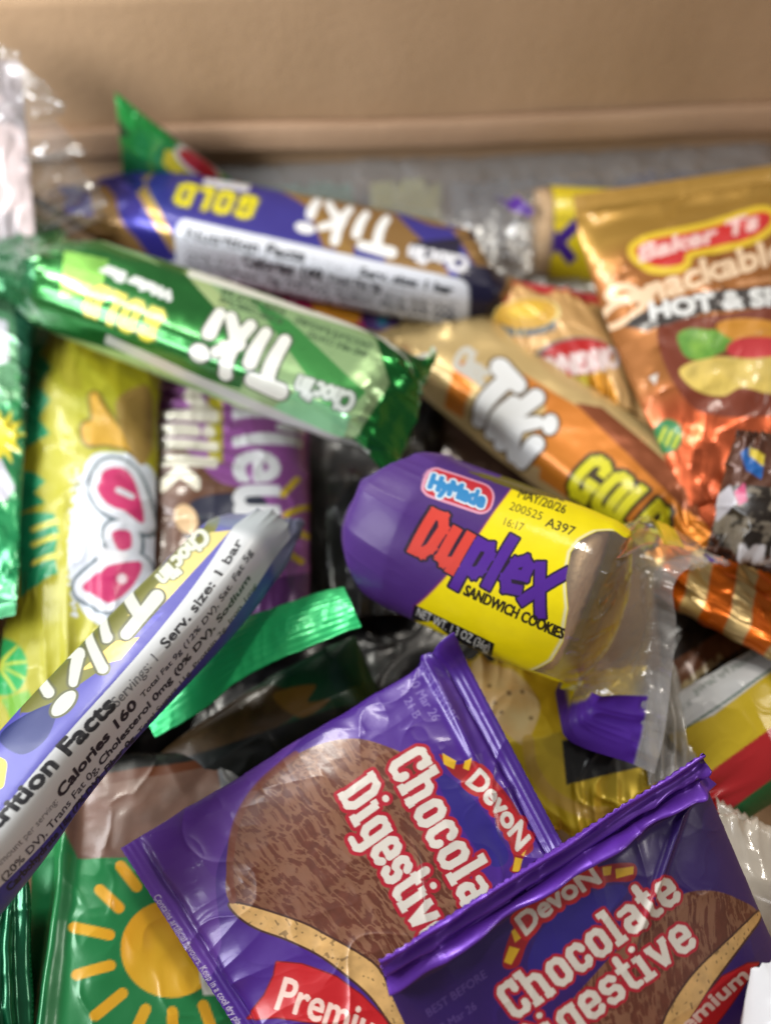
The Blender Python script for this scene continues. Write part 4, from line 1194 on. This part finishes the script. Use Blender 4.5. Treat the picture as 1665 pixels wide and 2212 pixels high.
AM = (198, 152, 50)
a.poly([(196, 860), (212, 856), (230, 886), (262, 930), (300, 985), (270, 968), (230, 958), (190, 960), (178, 935), (184, 916), (200, 905)], (120, 104, 40), smooth=True, grow=7)
a.poly([(196, 860), (212, 856), (230, 886), (262, 930), (300, 985), (270, 968), (230, 958), (190, 960), (178, 935), (184, 916), (200, 905)], AM, smooth=True)
a.poly([(250, 880), (320, 840), (330, 960), (300, 1000)], (150, 120, 60), smooth=True)
MG = (190, 40, 100)
for P in ([(214, 1038), (228, 1014), (255, 1008), (284, 1024), (300, 1060), (310, 1130), (270, 1108), (234, 1090), (213, 1064)],
          [(243, 1152), (280, 1148), (284, 1182), (256, 1188)],
          [(178, 1268), (206, 1240), (236, 1222), (305, 1214), (290, 1262), (240, 1302), (205, 1286)]):
    a.poly(P, (76, 92, 100), smooth=True, grow=26)
for P in ([(214, 1038), (228, 1014), (255, 1008), (284, 1024), (300, 1060), (310, 1130), (270, 1108), (234, 1090), (213, 1064)],
          [(243, 1152), (280, 1148), (284, 1182), (256, 1188)],
          [(178, 1268), (206, 1240), (236, 1222), (305, 1214), (290, 1262), (240, 1302), (205, 1286)]):
    a.poly(P, (208, 212, 220), smooth=True, grow=19); a.poly(P, MG, smooth=True)
a.stroke([(256, 1058), (286, 1072)], 13, (206, 206, 214)); a.ell(264, 1250, 11, 11, 0, (226, 206, 210))
a.poly([(210, 1180), (240, 1190), (280, 1196), (270, 1214), (235, 1220), (215, 1240)], (226, 226, 230))
a.ell(0, 1440, 60, 62, 0, (36, 160, 82))
for t in (-50, -10, 25, 60): a.stroke([(0, 1440), (58 * math.cos(math.radians(t)), 1440 + 58 * math.sin(math.radians(t)))], 5, (190, 200, 70))
a.poly([(0, 1510), (60, 1490), (70, 1520), (20, 1560)], (110, 168, 50))
a.poly([(100, 720), (150, 760), (180, 840), (140, 830)], (150, 140, 40), smooth=True, alpha=.6)
sachet('snack_bag', f, a, crinkle(f, .0026, 55, fine=.38, pleats=8), M_PRINT, 'yellow snack bag with magenta letters on white and a green lime slice', 'snack bag')

f = pillow_surf((-200, 470, .050), (74, 600, .060), (36, 1330, .056), (-200, 1370, .048), .007, .0005, seal=.03, edge_p=2.4, fill=.45)
a = Art(f, (56, 142, 92), .45)
a.poly([(-200, 560), (80, 600), (86, 760), (40, 860), (-200, 840)], (104, 160, 118), .4, smooth=True)
star = []
for k in range(22):
    t = 2 * math.pi * k / 22; r = 58 if k % 2 == 0 else 30
    star.append((4 + r * math.cos(t), 940 + r * 1.1 * math.sin(t)))
a.poly(star, (230, 214, 50)); 
a.poly([(-40, 690), (18, 700), (20, 780), (-40, 800)], (224, 224, 232)); a.poly([(-40, 985), (4, 990), (34, 1052), (6, 1092), (-40, 1100)], (222, 222, 236))
a.poly([(-200, 1080), (110, 1080), (100, 1260), (-200, 1260)], (26, 140, 82), .4)
a.poly([(30, 660), (110, 620), (110, 1000), (50, 900)], (30, 84, 62), .3)
sachet('snack_bag', f, a, crinkle(f, .0034, 65, fine=.6, pleats=8), M_GLOSS, 'green foil bag with a yellow starburst, half out of view beside the yellow bag', 'snack bag')

f = pillow_surf((250, 200, .094), (375, 300, .080), (570, 440, .046), (265, 390, .060), .005, .0004, seal=.05, edge_p=2.4, fill=.5)
a = Art(f, (44, 158, 74), .35)
a.poly([(356, 322), (400, 320), (480, 380), (430, 420), (350, 352)], (222, 206, 40))
a.ell(425, 352, 58, 24, 36, (226, 222, 224)); a.ell(428, 354, 50, 17, 36, (196, 44, 50))
a.poly([(240, 262), (262, 260), (285, 290), (240, 280)], (20, 60, 36))
sachet('snack_packet', f, a, crinkle(f, .003, 75, fine=.25, ends=.5, pleats=5), M_GLOSS, 'bright green packet whose pointed corner stands up against the cardboard', 'snack packet', zig=.0005)

# ------------------------------------------------------------------ purple chocolate bar packet, middle left
f = pillow_surf((338, 770, .046), (668, 790, .046), (668, 1345, .042), (296, 1350, .042), .0055, .00032, seal=.0, edge_p=4.5, fill=.35)
a = Art(f, (150, 84, 152), .25)
def brown(u, v):
    n = fbm(u / 6, v / 6, 81, 4)[..., None]
    return lin((92, 56, 36)) * (.7 + .7 * n)
a.poly([(300, 960), (400, 975), (470, 1040), (560, 1075), (580, 1200), (430, 1250), (290, 1260)], brown, .1, smooth=True)
a.poly([(420, 1080), (560, 1070), (575, 1130), (500, 1160), (400, 1160)], (26, 28, 52), .1, smooth=True)
a.ell(402, 1120, 24, 32, -25, (214, 180, 136))
a.poly([(450, 820), (480, 820), (482, 1000), (452, 1000)], (176, 164, 30), .3)
a.text('Ki\'leum', (506, 790), (512, 1225), (648, 792), (214, 214, 214), bold=5)
a.text('Milk', (352, 805), (352, 1060), (470, 808), (226, 220, 200), .2, bold=5)  # white letters painted in place of glare streaks on the film
YR = (206, 176, 40)
for p, q in (((612, 1068), (642, 1036)), ((618, 1112), (664, 1098)), ((618, 1146), (662, 1160)), ((606, 1186), (650, 1214)), ((583, 1228), (604, 1262))):
    a.stroke([p, q], 15, YR)
a.poly([(298, 1280), (668, 1240), (668, 1345), (296, 1350)], (84, 44, 92), .2)
sl = .0012 * (np.sin(f.vmm * 1.25 + 2 * vnoise(f.umm / 30, f.vmm / 8, 3)) ) * sstep(.02, .06, f.t) * sstep(.60, .45, f.t) * sstep(.05, .1, f.s) * sstep(.62, .5, f.s)
sachet('chocolate_packet', f, a, crinkle(f, .0016, 85, fine=.5) + sl * .5, M_GLOSS, 'purple chocolate packet with sideways white letters and yellow rays', 'chocolate packet')

# ------------------------------------------------------------------ green bag with a ribbed seal strip
f = pillow_surf((330, 1640, .036), (765, 1370, .043), (850, 1570, .034), (420, 1800, .032), .007, .0004, seal=.0, edge_p=2.8, fill=.4, mids={'AB': (0, .002, .001)})
a = Art(f, (20, 70, 44), .1)
def bisc(u, v):
    n = fbm(u / 4, v / 4, 91, 4)[..., None]
    return lin((78, 58, 34)) * (.4 + .9 * n)
a.poly([(320, 1640), (340, 1560), (440, 1530), (520, 1500), (590, 1480), (640, 1510), (620, 1560), (520, 1600), (440, 1640)], bisc, .05, smooth=True)
a.poly([(590, 1500), (680, 1478), (665, 1515), (715, 1510), (650, 1550)], (120, 88, 34), smooth=True)
a.poly([(540, 1450), (690, 1380), (690, 1400), (560, 1470)], (150, 136, 50))
a.poly([(330, 1660), (720, 1530), (880, 1500), (880, 1900), (330, 1900)], (18, 22, 20), .1)  # lower part painted near black, for the shadow it sinks into
root = sachet('snack_bag', f, a, crinkle(f, .0012, 95, ends=0, fine=.6), M_SATIN, 'dark green biscuit bag with a bright green ribbed seal strip standing up', 'snack bag')
P = [(330, 1590, .041), (400, 1525, .047), (470, 1455, .052), (560, 1392, .056), (660, 1344, .060), (762, 1308, .062)]
ctr = spline(np.array([at(*p) for p in P]), False, 40)
tip = spline(np.array([at(*p) for p in [(300, 1500, .046), (390, 1415, .050), (476, 1362, .053), (562, 1322, .056), (650, 1292, .058), (742, 1266, .060)]]), False, 40)
low = spline(np.array([at(*p) for p in [(335, 1592, .049), (432, 1536, .053), (520, 1466, .056), (600, 1424, .058), (688, 1388, .060), (780, 1352, .062)]]), False, 40)
t = np.linspace(0, 1, 46)[:, None, None]
S = tip[None] * (1 - t) + low[None] * t
n = normals(S); n = n if ((CAM - S) * n).sum() > 0 else -n
S = S + n * (.00018 * np.sin(t * 2 * math.pi * 9) * .25 + .0012 * np.sin(t * math.pi))
uu_ = np.linspace(0, 1, S.shape[1])[None, :]; tt_ = t[..., 0]
S = S + n * (.0008 * (fbm(uu_ * 7 + 0 * tt_, tt_ * 1.5 + 0 * uu_, 33, 3) - .5) + .0003 * (ridged(uu_ * 9 + tt_, tt_ * 2 + 0 * uu_, 35, 2) - .5))[..., None]
nvv, nuu = S.shape[:2]
V = np.concatenate([S.reshape(-1, 3), (S - n * .0003).reshape(-1, 3)]); f1 = grid_faces(0, nvv - 1, nuu, False, False)
at_ = np.concatenate([np.tile(lin((54, 216, 128)), (len(V), 1)), np.full((len(V), 1), .25)], 1)
obj('seal_strip', V, np.concatenate([f1, f1[:, ::-1] + nvv * nuu]), M_SATIN, root, {'print': at_, 'clear': np.zeros(len(V))})

# green sun packet at the bottom left
f = pillow_surf((96, 1660, .038), (520, 1600, .038), (640, 2420, .034), (5, 2440, .032), .006, .0003, seal=.0, edge_p=3.4, fill=.4)
a = Art(f, (34, 128, 70), .12)
def sun(u, v):
    n = fbm(u / 7, v / 16, 97, 3)[..., None]
    return lin((206, 140, 24)) * (1 - n) * 1.25 + lin((224, 178, 40)) * n
a.ell(372, 2050, 110, 106, 0, sun)
for p, q in (((216, 1922), (258, 1962)), ((162, 2004), (238, 2020)), ((168, 2106), (240, 2086)), ((208, 2194), (266, 2146)), ((296, 2222), (316, 2180)), ((375, 2226), (374, 2186)), ((458, 2222), (440, 2172)), ((262, 1872), (296, 1916))):
    a.stroke([p, q], 24, sun)
def tan(u, v):  # biscuit print colours darkened for the shade it lies in
    n = fbm(u / 4, v / 4, 99, 4)[..., None]; m = fbm(u / 14, v / 10, 101, 2)[..., None]
    return (lin((92, 66, 50)) * (1 - m) + lin((122, 90, 78)) * m) * (.75 + .5 * n)
a.poly([(60, 1600), (560, 1560), (560, 1790), (400, 1760), (60, 1780)], (30, 30, 28), .05)
a.poly([(165, 1690), (300, 1668), (470, 1640), (490, 1760), (470, 1820), (340, 1852), (170, 1856), (150, 1800)], tan, .05)
a.poly([(150, 1690), (300, 1660), (470, 1632), (470, 1650), (300, 1682), (160, 1712)], (92, 50, 30), .05)
a.poly([(470, 1660), (560, 1640), (560, 1700), (480, 1720)], (120, 122, 124), .1)
a.poly([(428, 2080), (445, 2080), (470, 2150), (440, 2150)], (222, 222, 214))
a.poly([(40, 1870), (120, 1850), (110, 2430), (40, 2430)], (22, 112, 62), .3)
d = crinkle(f, .0014, 105, ends=0, fine=.6); d += .0025 * np.exp(-((f.s - .16 - .02 * np.sin(f.t * 5)) / .035) ** 2)
sachet('snack_packet', f, a, d, M_SATIN, 'green snack packet with an orange sun, under the purple sachet', 'snack packet')

# dark green gathered seal at the very corner
f = pillow_surf((-160, 1880, .040), (64, 1900, .044), (70, 2330, .036), (-160, 2330, .036), .006, .0004, seal=.0, edge_p=2.4, fill=.5)
a = Art(f, (18, 104, 66), .55)
d = crinkle(f, .002, 115, fine=.6) + .0007 * np.sin(f.s * 52 + 1.5 * vnoise(f.s * 4, f.t * 6, 3))
sachet('snack_packet', f, a, d, M_GLOSS, 'dark green foil packet with ribbed folds beside the sun packet', 'snack packet')

# ------------------------------------------------------------------ under the cookie roll and on the right
f = pillow_surf((985, 1420, .042), (1400, 1440, .046), (1450, 1740, .040), (1090, 1830, .036), .006, .00028, seal=.0, edge_p=2.6, fill=.45)
a = Art(f, (224, 192, 48), .35)
def pastry(u, v):
    n = fbm(u / 5, v / 5, 121, 4)[..., None]
    return lin((196, 150, 84)) * (1 - n) * 1.3 + lin((226, 206, 150)) * n
a.poly([(1020, 1430), (1080, 1440), (1120, 1460), (1165, 1520), (1150, 1580), (1130, 1610), (1080, 1570), (1030, 1500)], pastry, .05, smooth=True)
for x, y in ((1058, 1484), (1128, 1496), (1084, 1540), (1146, 1550), (1100, 1500), (1070, 1520)): a.ell(x, y, 4.5, 4, 20, (120, 84, 40))
a.stroke([(1140, 1600), (1150, 1660), (1190, 1715), (1250, 1748), (1310, 1755)], 26, (206, 168, 74), smooth=True)
a.poly([(1200, 1500), (1330, 1560), (1320, 1580), (1270, 1600), (1215, 1560)], (190, 176, 66), .2)
a.text('0 4 1 B', (1222, 1580), (1262, 1590), (1224, 1566), (30, 28, 20), bold=.8)
a.poly([(1213, 1600), (1264, 1590), (1330, 1575), (1400, 1600), (1398, 1654), (1300, 1676), (1222, 1696)], (22, 20, 20), .05)
d = crinkle(f, .0022, 125, fine=.5) + .0010 * (ridged(f.umm / 16 + f.vmm / 14, f.vmm / 14, 9, 1) - .5)
sachet('pastry_packet', f, a, d, M_GLOSS, 'gold foil packet with a black block, under the purple and yellow cookie roll', 'biscuit packet')

# white, yellow, red and green packet
f = pillow_surf((1700, 1360, .050), (1830, 1640, .042), (1560, 1800, .038), (1408, 1530, .046), .006, .0003, seal=.0, edge_p=3, fill=.4)
a = Art(f, (206, 208, 210), .0)
a.poly([(1380, 1620), (1440, 1590), (1540, 1545), (1600, 1500), (1680, 1440), (1900, 1400), (1900, 1800), (1500, 1900)], (206, 178, 36), .05)
a.poly([(1440, 1722), (1500, 1690), (1670, 1568), (1900, 1420), (1900, 1900), (1500, 1900)], (176, 34, 38), .05)
a.poly([(1500, 1800), (1570, 1752), (1680, 1672), (1900, 1540), (1900, 1900), (1500, 1900)], (22, 96, 50), .05)
GL = (30, 84, 56)
a.stroke([(1456, 1560), (1450, 1576), (1470, 1580), (1560, 1520), (1700, 1420)], 4, GL)
a.stroke([(1480, 1470), (1700, 1330)], 6, GL)
a.text('Amount Per Serving', (1636, 1420), (1500, 1502), (1628, 1406), (70, 96, 76), bold=.4)
a.text('Sat Fat', (1494, 1524), (1470, 1540), (1488, 1512), (50, 70, 56), bold=.4)
a.text('Calories', (1420, 1500), (1452, 1540), (1432, 1492), (50, 56, 56), bold=.8)
sachet('snack_packet', f, a, crinkle(f, .0014, 135, fine=.4), M_SATIN, 'packet banded white, yellow, red and green with a green-lined nutrition box', 'snack packet')

def simple(name, c, thick, base, foil, mat, seed, label, cat, prints=(), fine=.6, res=.0005, seal=.04, amp=.0026):
    f = pillow_surf(*c, thick, res, seal=seal, edge_p=2.6, fill=.45)
    a = Art(f, base, foil)
    for fn in prints: fn(a)
    return sachet(name, f, a, crinkle(f, amp, seed, fine=fine), mat, label, cat, zig=.0005 if seal > .012 else 0)

def p_mu(a):
    def seeds(u, v):
        n = sstep(.45, .6, fbm(u / 2.4, v / 2.4, 141, 3))[..., None]
        return lin((40, 32, 26)) * (1 - n) + lin((122, 112, 98)) * n
    a.poly([(1540, 1090), (1600, 1050), (1760, 1080), (1760, 1200), (1560, 1180)], seeds, .05, smooth=True)
    a.poly([(1534, 1085), (1578, 1048), (1592, 1086), (1542, 1128)], (190, 186, 194)); a.poly([(1586, 1064), (1608, 1044), (1614, 1082), (1596, 1092)], (190, 36, 100))
    a.poly([(1600, 980), (1620, 966), (1650, 990), (1644, 1036), (1612, 1018)], (30, 90, 160)); a.poly([(1618, 966), (1650, 985), (1648, 1010), (1618, 985)], (200, 176, 50))
    a.text('MUNCH', (1598, 1212), (1790, 1236), (1602, 1174), (214, 210, 214), bold=4)
simple('snack_packet', ((1590, 930, .080), (1850, 960, .080), (1830, 1290, .066), (1520, 1190, .062)), .006, (84, 48, 32), .3, M_SATIN, 141,
       'dark packet with white capital letters, below the copper end of the gold pouch', 'snack packet', (p_mu,), res=.00035)
def p_dk(a):
    a.poly([(1440, 1440), (1660, 1290), (1700, 1290), (1700, 1340), (1470, 1480)], (112, 70, 48), .1)
    a.text('GRANOLA', (1466, 1502), (1560, 1424), (1460, 1488), (190, 170, 130), bold=1)
    a.poly([(1560, 1340), (1600, 1310), (1640, 1310), (1600, 1360)], (150, 136, 50), .2)
simple('snack_packet', ((1410, 1270, .038), (1760, 1120, .044), (1800, 1420, .040), (1440, 1540, .036)), .004, (34, 28, 26), .1, M_SATIN, 151,
       'dark brown packet wedged between the striped bar end and the white-labelled packet', 'snack packet', (p_dk,), res=.0004)
def p_mag(a):
    a.poly([(680, 640), (770, 650), (770, 700), (690, 690)], (206, 140, 40), .1, smooth=True); a.ell(830, 690, 50, 36, 10, (64, 40, 96)); a.ell(828, 694, 30, 22, 10, (96, 70, 130)); a.ell(826, 694, 12, 12, 0, (60, 140, 170))
    for x in (545, 585, 640): a.stroke([(x, 580), (x - 6, 660)], 5, (210, 170, 180))
    a.poly([(880, 640), (960, 690), (980, 780), (900, 760)], (150, 40, 40), .3)
simple('snack_packet', ((380, 560, .044), (960, 640, .044), (960, 820, .040), (380, 740, .040)), .005, (176, 34, 88), .2, M_PRINT, 161,
       'magenta packet showing between the blue and green wafer bars', 'snack packet', (p_mag,))
def p_blk(a):
    a.poly([(650, 880), (720, 880), (700, 1300), (650, 1300)], (64, 64, 64), .2)
simple('snack_packet', ((636, 850, .034), (960, 860, .036), (900, 1330, .034), (640, 1340, .034)), .006, (26, 26, 28), .25, M_GLOSS, 171,
       'black packet in shiny film between the purple packet and the cookie roll', 'snack packet', (p_blk,), seal=0)
def p_low(a):
    a.poly([(760, 1290), (860, 1300), (850, 1330), (760, 1320)], (120, 40, 30)); a.poly([(820, 1290), (880, 1310), (870, 1335), (810, 1320)], (160, 120, 30))
simple('snack_packet', ((150, 1500, .026), (1080, 1240, .028), (1060, 1640, .026), (100, 1980, .024)), .004, (18, 16, 18), .1, M_SATIN, 181,  # dark filler added so the gaps read as deep shade
       'black filler sheet standing in for the dark gap behind the purple sachet', 'snack packet', (p_low,), seal=0)
simple('snack_packet', ((860, 720, .034), (1240, 760, .036), (1500, 1200, .032), (960, 1100, .030)), .004, (70, 50, 40), .3, M_GLOSS, 191,
       'dark brown foil packet beneath the orange wafer bar', 'snack packet', seal=0)
simple('snack_packet', ((500, 398, .0525), (760, 396, .0525), (790, 560, .040), (500, 560, .040)), .002, (96, 150, 124), .2, M_PRINT, 201,
       'teal packet seen faintly through the grey plastic bag', 'snack packet', seal=0)
simple('snack_packet', ((800, 396, .0525), (950, 394, .0525), (960, 560, .040), (800, 560, .040)), .002, (190, 182, 110), .1, M_PRINT, 211,
       'yellow packet seen faintly through the grey plastic bag', 'snack packet', seal=0)
simple('snack_packet', ((1330, 376, .0525), (1660, 370, .0525), (1660, 520, .040), (1330, 520, .040)), .002, (84, 80, 112), .1, M_PRINT, 221,
       'dark violet packet seen faintly through the grey plastic bag', 'snack packet', seal=0)
simple('snack_packet', ((975, 392, .0525), (1300, 384, .0525), (1300, 540, .040), (980, 540, .040)), .002, (150, 150, 158), .6, M_PRINT, 231,
       'silver packet seen faintly through the grey plastic bag', 'snack packet', seal=0)
simple('snack_packet', ((-160, 95, .110), (42, 130, .103), (78, 520, .066), (-160, 540, .066)), .0018, (216, 198, 196), .0, M_SATIN, 241,
       'pale pink packet behind the crumpled clear bag', 'snack packet', seal=0)

# clear film end and white lump at the right edge
f = pillow_surf((1545, 1730, .044), (1780, 1860, .040), (1800, 2100, .036), (1590, 2080, .040), .006, .0004, seal=.10, edge_p=2.4, fill=.5)
a = Art(f, (214, 196, 170), .0)
a.clear[:] = 0.55
d = crinkle(f, .003, 251, fine=.7, pleats=16)
sachet('snack_packet', f, a, d, print_mat('cloudy_film', haze=.25), 'cloudy beige film packet with a pinked edge beside the purple sachet', 'snack packet', zig=.0012)
f = pillow_surf((1622, 2085, .062), (1800, 2030, .060), (1800, 2330, .056), (1585, 2330, .060), .010, .0006, seal=0, edge_p=2.2, fill=.6)
a = Art(f, (206, 206, 210), .0)
sachet('plastic_pouch', f, a, crinkle(f, .001, 261, fine=.5), M_SATIN, 'white plastic pouch just showing at the lower corner', 'pouch')
# clear end of another film behind the cookie roll fin
f = pillow_surf((1395, 1440, .050), (1450, 1440, .048), (1500, 1680, .044), (1400, 1700, .044), .004, .0003, seal=0, edge_p=2.2, fill=.5)
a = Art(f, (200, 190, 170), .0); a.clear[:] = .75
d = crinkle(f, .002, 271, fine=.6) + .0012 * np.sin(f.s * 26 + 2 * vnoise(f.s * 3, f.t * 4, 3))
sachet('snack_packet', f, a, d, print_mat('gathered_film', haze=.22), 'gathered clear film packet end between the cookie roll and the banded packet', 'snack packet')
